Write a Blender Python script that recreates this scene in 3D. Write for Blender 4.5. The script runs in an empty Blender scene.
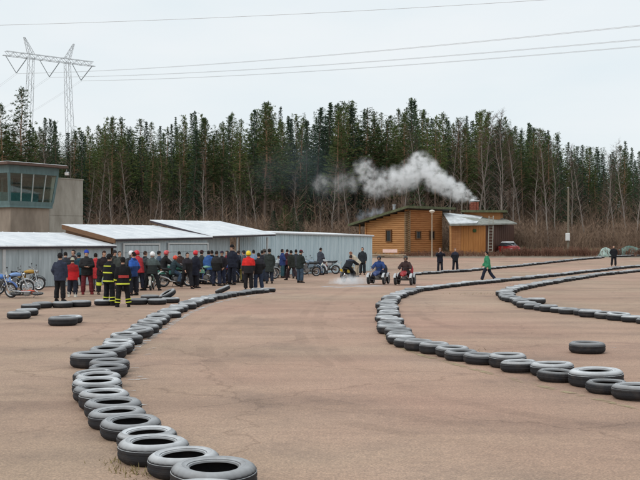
import bpy, bmesh, math, random
import numpy as np
from mathutils import Vector, Matrix, Euler
R = math.radians
random.seed(7)
scene = bpy.context.scene
COL = scene.collection

# ------------------------------------------------------------------ camera, sky, sun, exposure
CAM_H, FPX, HOR = 2.1, 1000.0, 243.5          # eye height (m), focal length in 640-px pixels, horizon row
cd = bpy.data.cameras.new('camera'); cam = bpy.data.objects.new('camera', cd); COL.objects.link(cam)
cam.location = (0, 0, CAM_H)
cam.rotation_euler = (R(90) + math.atan((HOR - 240) / FPX), 0, 0)
cd.sensor_width = 36; cd.lens = 36 * FPX / 640; cd.clip_start = 0.1; cd.clip_end = 6000
scene.camera = cam
world = bpy.data.worlds.new('World'); scene.world = world; world.use_nodes = True
SUN_EL, SUN_AZ = 42, -135                      # overcast: a weak, wide sun high behind cloud, behind the camera to the left
wn, wl = world.node_tree.nodes, world.node_tree.links
wn.clear()
sky = wn.new('ShaderNodeTexSky'); sky.sky_type = 'NISHITA'; sky.sun_disc = False
sky.sun_elevation = R(SUN_EL); sky.sun_rotation = R(SUN_AZ); sky.dust_density = 3.0; sky.air_density = 1.2
tc = wn.new('ShaderNodeTexCoord'); mp = wn.new('ShaderNodeMapping'); mp.inputs['Scale'].default_value = (1, 1, 3.2)
nz = wn.new('ShaderNodeTexNoise'); nz.inputs['Scale'].default_value = 2.6; nz.inputs['Detail'].default_value = 5
cr = wn.new('ShaderNodeValToRGB')
cr.color_ramp.elements[0].position = 0.25; cr.color_ramp.elements[0].color = (7.7, 8.7, 9.25, 1)
cr.color_ramp.elements[1].position = 0.75; cr.color_ramp.elements[1].color = (9.4, 9.65, 9.8, 1)
mx = wn.new('ShaderNodeMix'); mx.data_type = 'RGBA'; mx.inputs[0].default_value = 0.93
bg = wn.new('ShaderNodeBackground'); bg.inputs['Strength'].default_value = 0.10
wo = wn.new('ShaderNodeOutputWorld')
wl.new(tc.outputs['Generated'], mp.inputs['Vector']); wl.new(mp.outputs[0], nz.inputs['Vector'])
wl.new(nz.outputs[0], cr.inputs[0]); wl.new(sky.outputs[0], mx.inputs[6]); wl.new(cr.outputs[0], mx.inputs[7])
wl.new(mx.outputs[2], bg.inputs['Color']); wl.new(bg.outputs[0], wo.inputs['Surface'])
sl = bpy.data.lights.new('sun', 'SUN'); sl.energy = 1.1; sl.angle = R(35); sl.color = (1, 0.965, 0.92)
so = bpy.data.objects.new('sun', sl); COL.objects.link(so)
sdir = Vector((math.sin(R(SUN_AZ)) * math.cos(R(SUN_EL)), math.cos(R(SUN_AZ)) * math.cos(R(SUN_EL)), math.sin(R(SUN_EL))))
so.rotation_euler = (-sdir).to_track_quat('-Z', 'Y').to_euler(); so.location = (-20, 20, 40)
vs = scene.view_settings; vs.view_transform = 'Standard'; vs.look = 'None'; vs.exposure = 0.0; vs.gamma = 1.0
vs.use_curve_mapping = False
scene.render.engine = 'CYCLES'
scene.cycles.volume_bounces = 8; scene.cycles.max_bounces = 8; scene.cycles.transparent_max_bounces = 12
scene.render.resolution_x = 1024; scene.render.resolution_y = 768

# ------------------------------------------------------------------ terrain profile and placing helpers
PROF = [(-400, 0), (74, 0), (100, .48), (110, .74), (118, 1.15), (135, 2.0), (150, 3.0), (168, 5.5), (190, 10), (230, 19), (280, 26), (600, 28), (3000, 20)]
def g(y):
    for (a, za), (b, zb) in zip(PROF, PROF[1:]):
        if y <= b:
            return za + (zb - za) * (y - a) / (b - a)
    return PROF[-1][1]
def G(px, py, near=0.0):
    """ground point under photo pixel (px, py); near pushes it back by a radius"""
    lo, hi = 3.0, 400.0
    for _ in range(50):
        m = (lo + hi) / 2
        if CAM_H - (py - HOR) / FPX * m > g(m): lo = m
        else: hi = m
    y = lo + near
    return Vector(((px - 320) / FPX * lo * (y / lo if near else 1), y, g(y)))
def U(px, py, d):
    """point at depth d seen at photo pixel (px, py)"""
    return Vector(((px - 320) / FPX * d, d, CAM_H - (py - HOR) / FPX * d))

# ------------------------------------------------------------------ object helpers
def tag(o, label=None, cat=None, group=None, kind=None):
    if label: o['label'] = label
    if cat: o['category'] = cat
    if group: o['group'] = group
    if kind: o['kind'] = kind
    return o
def thing(name, label, cat, loc=(0, 0, 0), rz=0.0, group=None):
    o = bpy.data.objects.new(name, None); COL.objects.link(o); o.empty_display_size = .2
    o.location = loc; o.rotation_euler = (0, 0, rz)
    return tag(o, label, cat, group)
def obj(name, me, m=None, parent=None, loc=None, rot=None, sc=None):
    """link a mesh (an MB or mesh data) as one object; the material sits on the object so that meshes can be shared"""
    if isinstance(me, MB): me = me.mesh(name)
    o = bpy.data.objects.new(name, me); COL.objects.link(o)
    if not me.materials: me.materials.append(None)
    if m is not None:
        o.material_slots[0].link = 'OBJECT'; o.material_slots[0].material = m
    if parent is not None: o.parent = parent
    if loc is not None: o.location = loc
    if rot is not None: o.rotation_euler = rot
    if sc is not None: o.scale = sc if hasattr(sc, '__len__') else (sc, sc, sc)
    return o
def copy_tree(o, parent=None):
    c = o.copy(); COL.objects.link(c)
    if parent is not None: c.parent = parent
    for ch in list(o.children): copy_tree(ch, c)
    return c

class MB:
    def __init__(s): s.v, s.f, s.smooth = [], [], False
    def quad(s, a, b, c, d):
        n = len(s.v); s.v += [tuple(a), tuple(b), tuple(c), tuple(d)]; s.f.append((n, n+1, n+2, n+3)); return s
    def tri(s, a, b, c):
        n = len(s.v); s.v += [tuple(a), tuple(b), tuple(c)]; s.f.append((n, n+1, n+2)); return s
    def hexa(s, p):
        """8 corners: bottom 4 (ccw) then top 4"""
        n = len(s.v); s.v += [tuple(q) for q in p]
        for q in ((3,2,1,0),(4,5,6,7),(0,1,5,4),(1,2,6,5),(2,3,7,6),(3,0,4,7)): s.f.append(tuple(n+i for i in q))
        return s
    def box(s, c, d, M=None, ch=0.0):
        x, y, z = [q/2 for q in d]
        if ch <= 0:
            p = [(-x,-y,-z),(x,-y,-z),(x,y,-z),(-x,y,-z),(-x,-y,z),(x,-y,z),(x,y,z),(-x,y,z)]
            p = [Vector(q) for q in p]
            if M is not None: p = [M @ q for q in p]
            return s.hexa([q + Vector(c) for q in p])
        rings = []
        for zz, k in ((-z, ch), (-z+ch, 0), (z-ch, 0), (z, ch)):
            a, b = x-k, y-k
            e = min(ch, a*.5, b*.5)
            ring = [(-a+e,-b,zz),(a-e,-b,zz),(a,-b+e,zz),(a,b-e,zz),(a-e,b,zz),(-a+e,b,zz),(-a,b-e,zz),(-a,-b+e,zz)]
            rings.append([ (M @ Vector(q) if M is not None else Vector(q)) + Vector(c) for q in ring])
        return s.rings(rings)
    def rings(s, rings, cap=True, closed=False):
        n0 = len(s.v); k = len(rings[0])
        for r in rings: s.v += [tuple(q) for q in r]
        m = len(rings)
        for i in range(m if closed else m-1):
            a, b = n0+i*k, n0+((i+1) % m)*k
            for j in range(k):
                s.f.append((a+j, a+(j+1) % k, b+(j+1) % k, b+j))
        if cap and not closed:
            s.f.append(tuple(n0+j for j in reversed(range(k)))); s.f.append(tuple(n0+(m-1)*k+j for j in range(k)))
        return s
    def tube(s, pts, r, n=8, cap=True, ry=None):
        pts = [Vector(p) for p in pts]
        rs = r if hasattr(r, '__len__') else [r]*len(pts)
        out, u = [], None
        for i, p in enumerate(pts):
            d = (pts[min(i+1, len(pts)-1)] - pts[max(i-1, 0)])
            d = d.normalized() if d.length > 1e-9 else Vector((0,0,1))
            if u is None: u = d.orthogonal().normalized()
            u = (u - d*u.dot(d)); u = u.normalized() if u.length > 1e-6 else d.orthogonal().normalized()
            w = d.cross(u)
            out.append([p + (u*math.cos(2*math.pi*j/n) + w*math.sin(2*math.pi*j/n))*rs[i] for j in range(n)])
        return s.rings(out, cap)
    def lathe(s, prof, n=24, M=None, closed=False):
        """profile [(r, z)] turned about Z"""
        rr = []
        for r, z in prof:
            ring = [Vector((r*math.cos(2*math.pi*j/n), r*math.sin(2*math.pi*j/n), z)) for j in range(n)]
            rr.append([M @ q for q in ring] if M is not None else ring)
        return s.rings(rr, cap=not closed, closed=closed)
    def ell(s, c, r, n=10, m=6, M=None):
        rr = []
        for i in range(1, m):
            t = math.pi*i/m
            ring = [Vector((r[0]*math.sin(t)*math.cos(2*math.pi*j/n), r[1]*math.sin(t)*math.sin(2*math.pi*j/n), -r[2]*math.cos(t))) for j in range(n)]
            rr.append([(M @ q if M is not None else q) + Vector(c) for q in ring])
        return s.rings(rr)
    def mesh(s, name, smooth=None):
        me = bpy.data.meshes.new(name); me.from_pydata(s.v, [], s.f); me.update()
        if s.smooth if smooth is None else smooth:
            me.polygons.foreach_set('use_smooth', [True]*len(me.polygons))
        return me
def autosmooth(me, ang=40):
    me.polygons.foreach_set('use_smooth', [True]*len(me.polygons))
    bm = bmesh.new(); bm.from_mesh(me)
    for e in bm.edges:
        if len(e.link_faces) == 2 and e.calc_face_angle(0) > R(ang): e.smooth = False
    bm.to_mesh(me); bm.free(); return me
def remeshed(mb, voxel, smooth=3, name='body'):
    """union of overlapping closed shapes as one continuous skin"""
    me = mb.mesh(name); o = bpy.data.objects.new('temporary', me); bench = bpy.data.scenes.new('bench'); bench.collection.objects.link(o)
    bm = bmesh.new(); bm.from_mesh(me); bmesh.ops.recalc_face_normals(bm, faces=bm.faces[:]); bm.to_mesh(me); bm.free()
    md = o.modifiers.new('r', 'REMESH'); md.mode = 'VOXEL'; md.voxel_size = voxel
    if smooth:
        sm = o.modifiers.new('s', 'SMOOTH'); sm.factor = .5; sm.iterations = smooth
    vl = bench.view_layers[0]; vl.update(); dg = vl.depsgraph; dg.update()
    out = bpy.data.meshes.new_from_object(o.evaluated_get(dg)); out.name = name
    out.materials.clear()
    bpy.data.objects.remove(o); bpy.data.meshes.remove(me); bpy.data.scenes.remove(bench)
    out.polygons.foreach_set('use_smooth', [True]*len(out.polygons))
    return out

# ------------------------------------------------------------------ materials
MATS = {}
def s2l(c):
    return tuple(((x/255)/12.92 if x/255 <= .04045 else ((x/255+.055)/1.055)**2.4) for x in c)
def mat(name, col, rough=.7, var=.18, scale=6.0, bump=0.0, metal=0.0, spec=.4, col2=None, bscale=None, stretch=None, lo=.35, hi=.65):
    """Principled with a noise mix between two tones and optional noise bump; col in linear"""
    if name in MATS: return MATS[name]
    m = bpy.data.materials.new(name); m.use_nodes = True; MATS[name] = m
    N, L = m.node_tree.nodes, m.node_tree.links
    b = N['Principled BSDF']; b.inputs['Roughness'].default_value = rough; b.inputs['Metallic'].default_value = metal
    b.inputs['Specular IOR Level'].default_value = spec
    t = N.new('ShaderNodeTexCoord'); mpn = N.new('ShaderNodeMapping')
    mpn.inputs['Scale'].default_value = stretch or (1, 1, 1)
    L.new(t.outputs['Object'], mpn.inputs['Vector'])
    n = N.new('ShaderNodeTexNoise'); n.inputs['Scale'].default_value = scale; n.inputs['Detail'].default_value = 6
    n.inputs['Roughness'].default_value = .65
    L.new(mpn.outputs[0], n.inputs['Vector'])
    r = N.new('ShaderNodeValToRGB'); r.color_ramp.elements[0].position = lo; r.color_ramp.elements[1].position = hi
    c2 = col2 if col2 else tuple(min(1, x*(1+var)) for x in col)
    c1 = col if col2 else tuple(x*(1-var) for x in col)
    r.color_ramp.elements[0].color = (*c1, 1); r.color_ramp.elements[1].color = (*c2, 1)
    L.new(n.outputs[0], r.inputs[0]); L.new(r.outputs[0], b.inputs['Base Color'])
    if bump:
        n2 = N.new('ShaderNodeTexNoise'); n2.inputs['Scale'].default_value = bscale or scale*4; n2.inputs['Detail'].default_value = 4
        L.new(mpn.outputs[0], n2.inputs['Vector'])
        bp = N.new('ShaderNodeBump'); bp.inputs['Strength'].default_value = bump; bp.inputs['Distance'].default_value = .02
        L.new(n2.outputs[0], bp.inputs['Height']); L.new(bp.outputs[0], b.inputs['Normal'])
    return m
def cloth(rgb):
    k = 'cloth_%d_%d_%d' % rgb
    c = [x*.8 for x in s2l(rgb)]; l = .3*c[0]+.59*c[1]+.11*c[2]
    return mat(k, tuple(x*.84 + l*.16 + .004 for x in c), .85, .28, 7, .5, spec=.2, bscale=22)
def paint(rgb, rough=.35):
    return mat('paint_%d_%d_%d' % rgb, s2l(rgb), rough, .1, 14, 0, spec=.5)
def node(m, kind, **kw):
    n = m.node_tree.nodes.new(kind)
    for k, v in kw.items():
        if k in n.inputs: n.inputs[k].default_value = v
        else: setattr(n, k, v)
    return n
# ------------------------------------------------------------------ ground materials
def asphalt():
    m = bpy.data.materials.new('brown_asphalt'); m.use_nodes = True; N, L = m.node_tree.nodes, m.node_tree.links
    b = N['Principled BSDF']; b.inputs['Roughness'].default_value = .82; b.inputs['Specular IOR Level'].default_value = .35
    t = N.new('ShaderNodeTexCoord')
    def noise(s, d=5, stretch=None, rough=.6):
        n = N.new('ShaderNodeTexNoise'); n.inputs['Scale'].default_value = s; n.inputs['Detail'].default_value = d
        n.inputs['Roughness'].default_value = rough
        if stretch:
            q = N.new('ShaderNodeMapping'); q.inputs['Scale'].default_value = stretch[:3]; q.inputs['Rotation'].default_value = (0, 0, stretch[3])
            L.new(t.outputs['Object'], q.inputs[0]); L.new(q.outputs[0], n.inputs['Vector'])
        else: L.new(t.outputs['Object'], n.inputs['Vector'])
        return n
    def ramp(src, stops):
        r = N.new('ShaderNodeValToRGB'); e = r.color_ramp.elements
        e[0].position, e[0].color = stops[0][0], (*stops[0][1], 1); e[1].position, e[1].color = stops[-1][0], (*stops[-1][1], 1)
        for p, c in stops[1:-1]:
            k = e.new(p); k.color = (*c, 1)
        L.new(src, r.inputs[0]); return r.outputs[0]
    def mixc(a, bb, f, mode='MIX'):
        x = N.new('ShaderNodeMix'); x.data_type = 'RGBA'; x.blend_type = mode
        if isinstance(f, float): x.inputs[0].default_value = f
        else: L.new(f, x.inputs[0])
        L.new(a, x.inputs[6]); L.new(bb, x.inputs[7]); return x.outputs[2]
    base = ramp(noise(.16, 6).outputs[0], [(.3, (.36, .238, .172)), (.5, (.418, .280, .204)), (.7, (.47, .322, .24))])
    pink = ramp(noise(.055, 4).outputs[0], [(.38, (.93, 1.0, .98)), (.62, (1.06, .985, 1.0))])
    base = mixc(base, pink, 1.0, 'MULTIPLY')
    blot = ramp(noise(.42, 6, rough=.7).outputs[0], [(.33, (.72, .73, .76)), (.48, (1, 1, 1)), (.7, (1.08, 1.07, 1.07))])
    base = mixc(base, blot, .75, 'MULTIPLY')
    grit = ramp(noise(38, 3, rough=.8).outputs[0], [(.3, (.50, .50, .52)), (.5, (1, 1, 1)), (.68, (1.6, 1.55, 1.5))])
    c = mixc(base, grit, .75, 'MULTIPLY')
    grit2 = ramp(noise(9, 4, rough=.75).outputs[0], [(.34, (.84, .84, .85)), (.66, (1.13, 1.12, 1.11))])
    c = mixc(c, grit2, .8, 'MULTIPLY')
    streak = ramp(noise(.5, 5, (.16, 1.5, 1, .35)).outputs[0], [(.36, (.84, .83, .84)), (.52, (1, 1, 1)), (.72, (1.06, 1.05, 1.04))])
    c = mixc(c, streak, .7, 'MULTIPLY')
    # rubber marks: bands of a slow wave, broken by noise
    wv = N.new('ShaderNodeTexWave'); wv.inputs['Scale'].default_value = .045; wv.inputs['Distortion'].default_value = 9
    wv.inputs['Detail'].default_value = 2; wv.inputs['Detail Scale'].default_value = .5; wv.bands_direction = 'Y'
    L.new(t.outputs['Object'], wv.inputs['Vector'])
    band = ramp(wv.outputs['Fac'], [(.92, (1, 1, 1)), (.985, (.80, .79, .80))])
    c = mixc(c, band, .4, 'MULTIPLY')
    # hairline cracks
    vo = N.new('ShaderNodeTexVoronoi'); vo.feature = 'DISTANCE_TO_EDGE'; vo.inputs['Scale'].default_value = .22
    nd = noise(1.1, 5); va = N.new('ShaderNodeVectorMath'); va.operation = 'MULTIPLY_ADD'
    va.inputs[1].default_value = (1.2, 1.2, 0); L.new(nd.outputs['Color'], va.inputs[0]); L.new(t.outputs['Object'], va.inputs[2])
    L.new(va.outputs[0], vo.inputs['Vector'])
    crack = ramp(vo.outputs['Distance'], [(.0, (.55, .52, .5)), (.006, (1, 1, 1))])
    c = mixc(c, crack, .6, 'MULTIPLY')
    L.new(c, b.inputs['Base Color'])
    bp = N.new('ShaderNodeBump'); bp.inputs['Strength'].default_value = .5; bp.inputs['Distance'].default_value = .006
    L.new(noise(70, 3).outputs[0], bp.inputs['Height']); L.new(bp.outputs[0], b.inputs['Normal'])
    return m
def grid_sheet(name, xs, ys, zf, m):
    mb = MB(); n = len(xs)
    mb.v = [(x, y, zf(x, y)) for y in ys for x in xs]
    mb.f = [(j*n+i, j*n+i+1, (j+1)*n+i+1, (j+1)*n+i) for j in range(len(ys)-1) for i in range(n-1)]
    return tag(obj(name, mb, m), kind='structure')
def frange(a, b, s):
    n = max(1, int(round((b-a)/s))); return [a + (b-a)*i/n for i in range(n+1)]
ys = [-400, -60] + [p[0] for p in PROF[1:5]] + frange(122, 300, 4) + [400, 600, 1000, 3000]
def zground(x, y):
    z = g(y)
    if y < 111: return z - .05
    if y > 150: z = 3 + (z-3)*(1 - .62*min(1, max(0, (x/y - .19)/.07)))
    return z + .35*math.sin(x*.21 + y*.13) * min(1, (y-111)/20) + .25*math.sin(x*.55 - y*.3) * min(1, (y-111)/20)
forest_floor = mat('forest_floor', (.12, .082, .055), .95, scale=.5, col2=(.235, .18, .125), bump=.6, bscale=3)
grid_sheet('ground', [-2500, -600] + frange(-150, 150, 5) + [600, 2500], sorted(set(ys)), zground, forest_floor)
lot_ys = [-60, 0, 20, 40, 60, 74, 80, 90, 100, 107]
grid_sheet('paved_lot', frange(-120, 120, 20), lot_ys, lambda x, y: g(y), asphalt())
verge = mat('gravel_verge', (.21, .165, .125), .95, scale=3, col2=(.33, .27, .21), bump=.5, bscale=30)
mbv = MB()
vx = frange(-60, 80, 2)
for a, b2 in zip(vx, vx[1:]):
    rows = [(104.5 + .7*math.sin(a*.7), 104.5 + .7*math.sin(b2*.7)), (110, 110), (116, 116)]
    for (y0, y0b), (y1, y1b) in zip(rows, rows[1:]):
        mbv.quad((a, y0, g(y0)+.006), (b2, y0b, g(y0b)+.006), (b2, y1b, g(y1b)+.012), (a, y1, g(y1)+.012))
tag(obj('gravel_path', mbv, verge), kind='structure')

# ------------------------------------------------------------------ painted lines and frost on the lot
def worn(name, col, lo, hi, scale=7, top=1.0):
    m = bpy.data.materials.new(name); m.use_nodes = True; N, L = m.node_tree.nodes, m.node_tree.links
    b = N['Principled BSDF']; b.inputs['Roughness'].default_value = .8
    t = N.new('ShaderNodeTexCoord'); n = N.new('ShaderNodeTexNoise'); n.inputs['Scale'].default_value = scale; n.inputs['Detail'].default_value = 7
    r = N.new('ShaderNodeMapRange'); r.inputs['From Min'].default_value = lo; r.inputs['From Max'].default_value = hi; r.inputs['To Max'].default_value = top
    L.new(t.outputs['Object'], n.inputs['Vector']); L.new(n.outputs[0], r.inputs['Value']); L.new(r.outputs[0], b.inputs['Alpha'])
    b.inputs['Base Color'].default_value = (*col, 1); return m
white_worn = worn('worn_white_paint', (.62, .62, .61), .46, .64, 4)
yellow_worn = worn('worn_yellow_paint', (.42, .345, .20), .42, .66, 4)
frost_worn = worn('thin_frost', (.75, .78, .80), .36, .6, 3)
def ribbon(name, pts, w, m, dz=.006, taper=True):
    mb = MB(); n = len(pts)
    for i in range(n-1):
        a, b2 = Vector(pts[i]), Vector(pts[i+1]); d = (b2-a); d.z = 0; s = Vector((-d.y, d.x, 0)).normalized()
        wa = w*(.45 if taper and i == 0 else 1)/2; wb = w*(.45 if taper and i == n-2 else 1)/2
        up = Vector((0, 0, dz)); mb.quad(a-s*wa+up, b2-s*wb+up, b2+s*wb+up, a+s*wa+up)
    return tag(obj(name, mb, m), kind='structure')
ribbon('painted_line_white', [G(x, y) for x, y in ((132,351),(145,342),(160,332),(176,321),(193,311.5),(212,304.3),(234,298.6),(256,295),(282,292.5))], .17, white_worn)
ribbon('painted_line_yellow', [G(x, y) for x, y in ((384,334),(390,341),(402,348),(424,356),(450,363),(484,372),(520,381),(556,390),(598,399.5),(645,411))], .14, yellow_worn)
for i, (xa, xb, y, dy) in enumerate(((126,146,377.3,-.8),(124,139,368.2,-.3),(128,140,380,0),(122,136,391.5,-.6),(130,150,405.5,-.5),(134,149,379.5,-.3),(598,616,347.6,.2),(140,151,356,-2),(146,156,350,-2.2))):
    ribbon('frost_streak', [G(xa, y), G((xa+xb)/2, y+dy*.4), G(xb, y+dy)], .10, white_worn, .009)
foam_m = worn('pale_foam', (.66, .69, .72), .34, .80, 1.6, .8)
ribbon('wet_patch', [G(x, y) for x, y in ((326,286.2),(338,286.6),(350,286.8),(362,286.2),(376,285.2))], 2.2, foam_m, .005)
skid_m = worn('rubber_skid', (.13, .095, .075), .38, .8, .7, .13)
for pts, w in ((((700,452),(560,437),(430,420),(330,402),(270,388),(228,372),(205,352),(214,332),(250,314)), .35), (((700,470),(540,452),(420,436),(318,416),(250,398)), .28),
               (((360,286),(330,300),(318,318),(322,338),(345,360),(390,382),(460,402),(560,420),(690,440)), .3), (((352,288),(316,304),(300,322),(305,345),(330,366)), .25),
               (((640,300),(560,318),(500,326),(450,326),(425,318)), .3), (((660,345),(560,340),(480,333),(430,322),(415,308)), .25), (((660,352),(570,349),(500,341)), .22), (((-20,400),(30,392),(60,396)), .3), (((330,292),(240,306),(190,328),(165,350)), .25)):
    q = [G(x, y) for x, y in pts]; fine = []
    for i in range(len(q)-1):
        p0, p1, p2, p3 = q[max(i-1, 0)], q[i], q[i+1], q[min(i+2, len(q)-1)]
        for k in range(6):
            t = k/6; fine.append(.5*((2*p1) + (p2-p0)*t + (2*p0-5*p1+4*p2-p3)*t*t + (3*p1-p0-3*p2+p3)*t*t*t))
    fine.append(q[-1]); ribbon('skid_mark', fine, w, skid_m, .004)

# ------------------------------------------------------------------ tyres
def rubber():
    m = bpy.data.materials.new('frosted_rubber'); m.use_nodes = True; N, L = m.node_tree.nodes, m.node_tree.links
    b = N['Principled BSDF']; b.inputs['Specular IOR Level'].default_value = .28
    ge = N.new('ShaderNodeNewGeometry'); sp = N.new('ShaderNodeSeparateXYZ'); L.new(ge.outputs['Normal'], sp.inputs[0])
    n = N.new('ShaderNodeTexNoise'); n.inputs['Scale'].default_value = 3.1; n.inputs['Detail'].default_value = 8; n.inputs['Roughness'].default_value = .7
    oi = N.new('ShaderNodeObjectInfo')
    L.new(ge.outputs['Position'], n.inputs['Vector'])
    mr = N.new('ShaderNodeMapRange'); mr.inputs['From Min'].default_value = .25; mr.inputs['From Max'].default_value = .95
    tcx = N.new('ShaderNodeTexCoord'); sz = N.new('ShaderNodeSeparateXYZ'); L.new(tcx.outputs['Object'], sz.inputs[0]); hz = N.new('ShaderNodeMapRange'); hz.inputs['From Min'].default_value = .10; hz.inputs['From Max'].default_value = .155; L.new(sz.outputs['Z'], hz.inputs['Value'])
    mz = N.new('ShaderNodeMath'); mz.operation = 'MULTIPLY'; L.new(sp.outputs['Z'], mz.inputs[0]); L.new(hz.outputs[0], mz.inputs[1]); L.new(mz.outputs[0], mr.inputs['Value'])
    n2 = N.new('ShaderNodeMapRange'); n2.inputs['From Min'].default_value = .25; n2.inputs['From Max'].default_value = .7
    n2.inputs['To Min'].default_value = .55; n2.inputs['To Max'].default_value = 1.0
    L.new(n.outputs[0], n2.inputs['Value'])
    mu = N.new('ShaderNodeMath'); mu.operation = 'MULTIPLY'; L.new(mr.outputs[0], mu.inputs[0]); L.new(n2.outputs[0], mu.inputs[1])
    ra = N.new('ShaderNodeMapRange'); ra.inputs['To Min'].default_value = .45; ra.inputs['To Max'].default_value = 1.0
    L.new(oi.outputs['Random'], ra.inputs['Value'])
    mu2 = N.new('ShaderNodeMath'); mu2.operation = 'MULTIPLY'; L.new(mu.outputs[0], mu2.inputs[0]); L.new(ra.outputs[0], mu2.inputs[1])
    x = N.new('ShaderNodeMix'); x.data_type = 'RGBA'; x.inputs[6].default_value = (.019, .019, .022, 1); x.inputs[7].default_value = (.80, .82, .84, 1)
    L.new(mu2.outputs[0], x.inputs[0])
    nd = N.new('ShaderNodeTexNoise'); nd.inputs['Scale'].default_value = 7; nd.inputs['Detail'].default_value = 6; L.new(ge.outputs['Position'], nd.inputs['Vector'])
    dm = N.new('ShaderNodeMapRange'); dm.inputs['From Min'].default_value = .48; dm.inputs['From Max'].default_value = .75; dm.inputs['To Max'].default_value = .22; L.new(nd.outputs[0], dm.inputs['Value'])
    xd = N.new('ShaderNodeMix'); xd.data_type = 'RGBA'; xd.inputs[7].default_value = (.13, .10, .08, 1); L.new(dm.outputs[0], xd.inputs[0]); L.new(x.outputs[2], xd.inputs[6])
    L.new(xd.outputs[2], b.inputs['Base Color'])
    rr = N.new('ShaderNodeMapRange'); rr.inputs['To Min'].default_value = .68; rr.inputs['To Max'].default_value = .85
    L.new(mu2.outputs[0], rr.inputs['Value']); L.new(rr.outputs[0], b.inputs['Roughness'])
    bp = N.new('ShaderNodeBump'); bp.inputs['Strength'].default_value = .35; bp.inputs['Distance'].default_value = .004
    n3 = N.new('ShaderNodeTexNoise'); n3.inputs['Scale'].default_value = 60; L.new(ge.outputs['Position'], n3.inputs['Vector'])
    L.new(n3.outputs[0], bp.inputs['Height']); L.new(bp.outputs[0], b.inputs['Normal'])
    return m
RUBBER = rubber()
def tyre_mesh(Ro=.33, w=.20, ri=.19, seg=64, knob=True, name='tyre'):
    """road tyre lying on its side, axis Z, bottom at z = 0"""
    w = w*.87; h = w/2
    prof = [(ri, h-.026), (ri+.010, h-.012), (ri+.022, h-.010), (ri+.026, h-.003), (ri+.065, h+.006), (ri+.068, h+.009), (Ro-.055, h+.006), (Ro-.025, h-.012), (Ro-.010, h-.028),
            (Ro-.004, h-.040), (Ro-.009, h-.043), (Ro-.009, h-.049), (Ro-.002, h-.052), (Ro, .016), (Ro-.006, .013), (Ro-.006, .006)]
    prof = prof + [(r, -z) for r, z in reversed(prof)]
    inner = [(ri+.02, -h+.035), (Ro-.075, -h+.03), (Ro-.03, -h+.05), (Ro-.022, 0), (Ro-.03, h-.05), (Ro-.075, h-.03), (ri+.02, h-.035)]
    full = prof + inner
    rr = []
    for k, (r, z) in enumerate(full):
        ring = []
        for j in range(seg):
            q = r
            if knob and (7 <= k <= 9 or len(prof)-10 <= k <= len(prof)-8) and j % 2: q -= .011
            a = 2*math.pi*j/seg
            ring.append((q*math.cos(a), q*math.sin(a), (z + .0022*math.sin(2*a+Ro*40)*(1 if z > 0 else 0)) + h + .010))
        rr.append(ring)
    mb = MB(); mb.rings(rr, closed=True)
    return autosmooth(mb.mesh(name), 34)
TYRES = [(.31, tyre_mesh(.31, .185, .185)), (.33, tyre_mesh(.33, .205, .19)), (.345, tyre_mesh(.345, .215, .20)), (.37, tyre_mesh(.37, .235, .205)), (.30, tyre_mesh(.30, .165, .18)), (.32, tyre_mesh(.32, .24, .19, 48)), (.355, tyre_mesh(.355, .19, .21, 72))]
BIG = (.40, tyre_mesh(.40, .25, .22))
ORD = ['first','second','third','fourth','fifth','sixth','seventh','eighth','ninth','tenth','eleventh','twelfth','thirteenth','fourteenth','fifteenth','sixteenth','seventeenth','eighteenth','nineteenth','twentieth']
TENS = {2: 'twenty', 3: 'thirty', 4: 'forty', 5: 'fifty', 6: 'sixty', 7: 'seventy', 8: 'eighty', 9: 'ninety'}
def ordinal(n):
    if n <= 20: return ORD[n-1]
    t, u = divmod(n, 10)
    return (TENS[t][:-1] + 'ieth') if u == 0 else TENS[t] + '-' + ORD[u-1]
rt = random.Random(11)
MIX = [TYRES[0], TYRES[1], TYRES[1], TYRES[2], TYRES[3], TYRES[4], TYRES[5], TYRES[6]]
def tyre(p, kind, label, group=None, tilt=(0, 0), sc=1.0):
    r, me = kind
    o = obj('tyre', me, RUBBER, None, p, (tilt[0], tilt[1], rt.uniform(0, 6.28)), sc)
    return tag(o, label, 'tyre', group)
def along(pts, kinds, lab, group, jit=.04, gap=(-.015, .03), far_label=None, far_from=None):
    """tyres laid one against the next along a polyline"""
    segs, L = [], 0
    for a, b in zip(pts, pts[1:]):
        l = (b-a).length; segs.append((L, l, a, b)); L += l
    s, n, prev = 0.0, 0, None
    while s < L:
        k = rt.choice(kinds)
        if prev is not None: s += (prev + k[0])*.91 + rt.uniform(*gap)
        if s > L: break
        for s0, l, a, b in segs:
            if s0 <= s <= s0 + l + 1e-9:
                p = a.lerp(b, (s-s0)/l); d = (b-a).normalized(); break
        side = Vector((-d.y, d.x, 0)); p = p + side*rt.uniform(-jit, jit)
        p.z = g(p.y) + .002
        n += 1
        if far_from and n >= far_from: tyre(p, k, far_label, group, (rt.uniform(-.02, .02), rt.uniform(-.02, .02)), .91)
        else: tyre(p, k, lab(n), group, (rt.gauss(0, .03), rt.gauss(0, .03)), .91)
        prev = k[0]
    return n
def pl(seq): return [G(x, y, .3) for x, y in seq]
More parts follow.
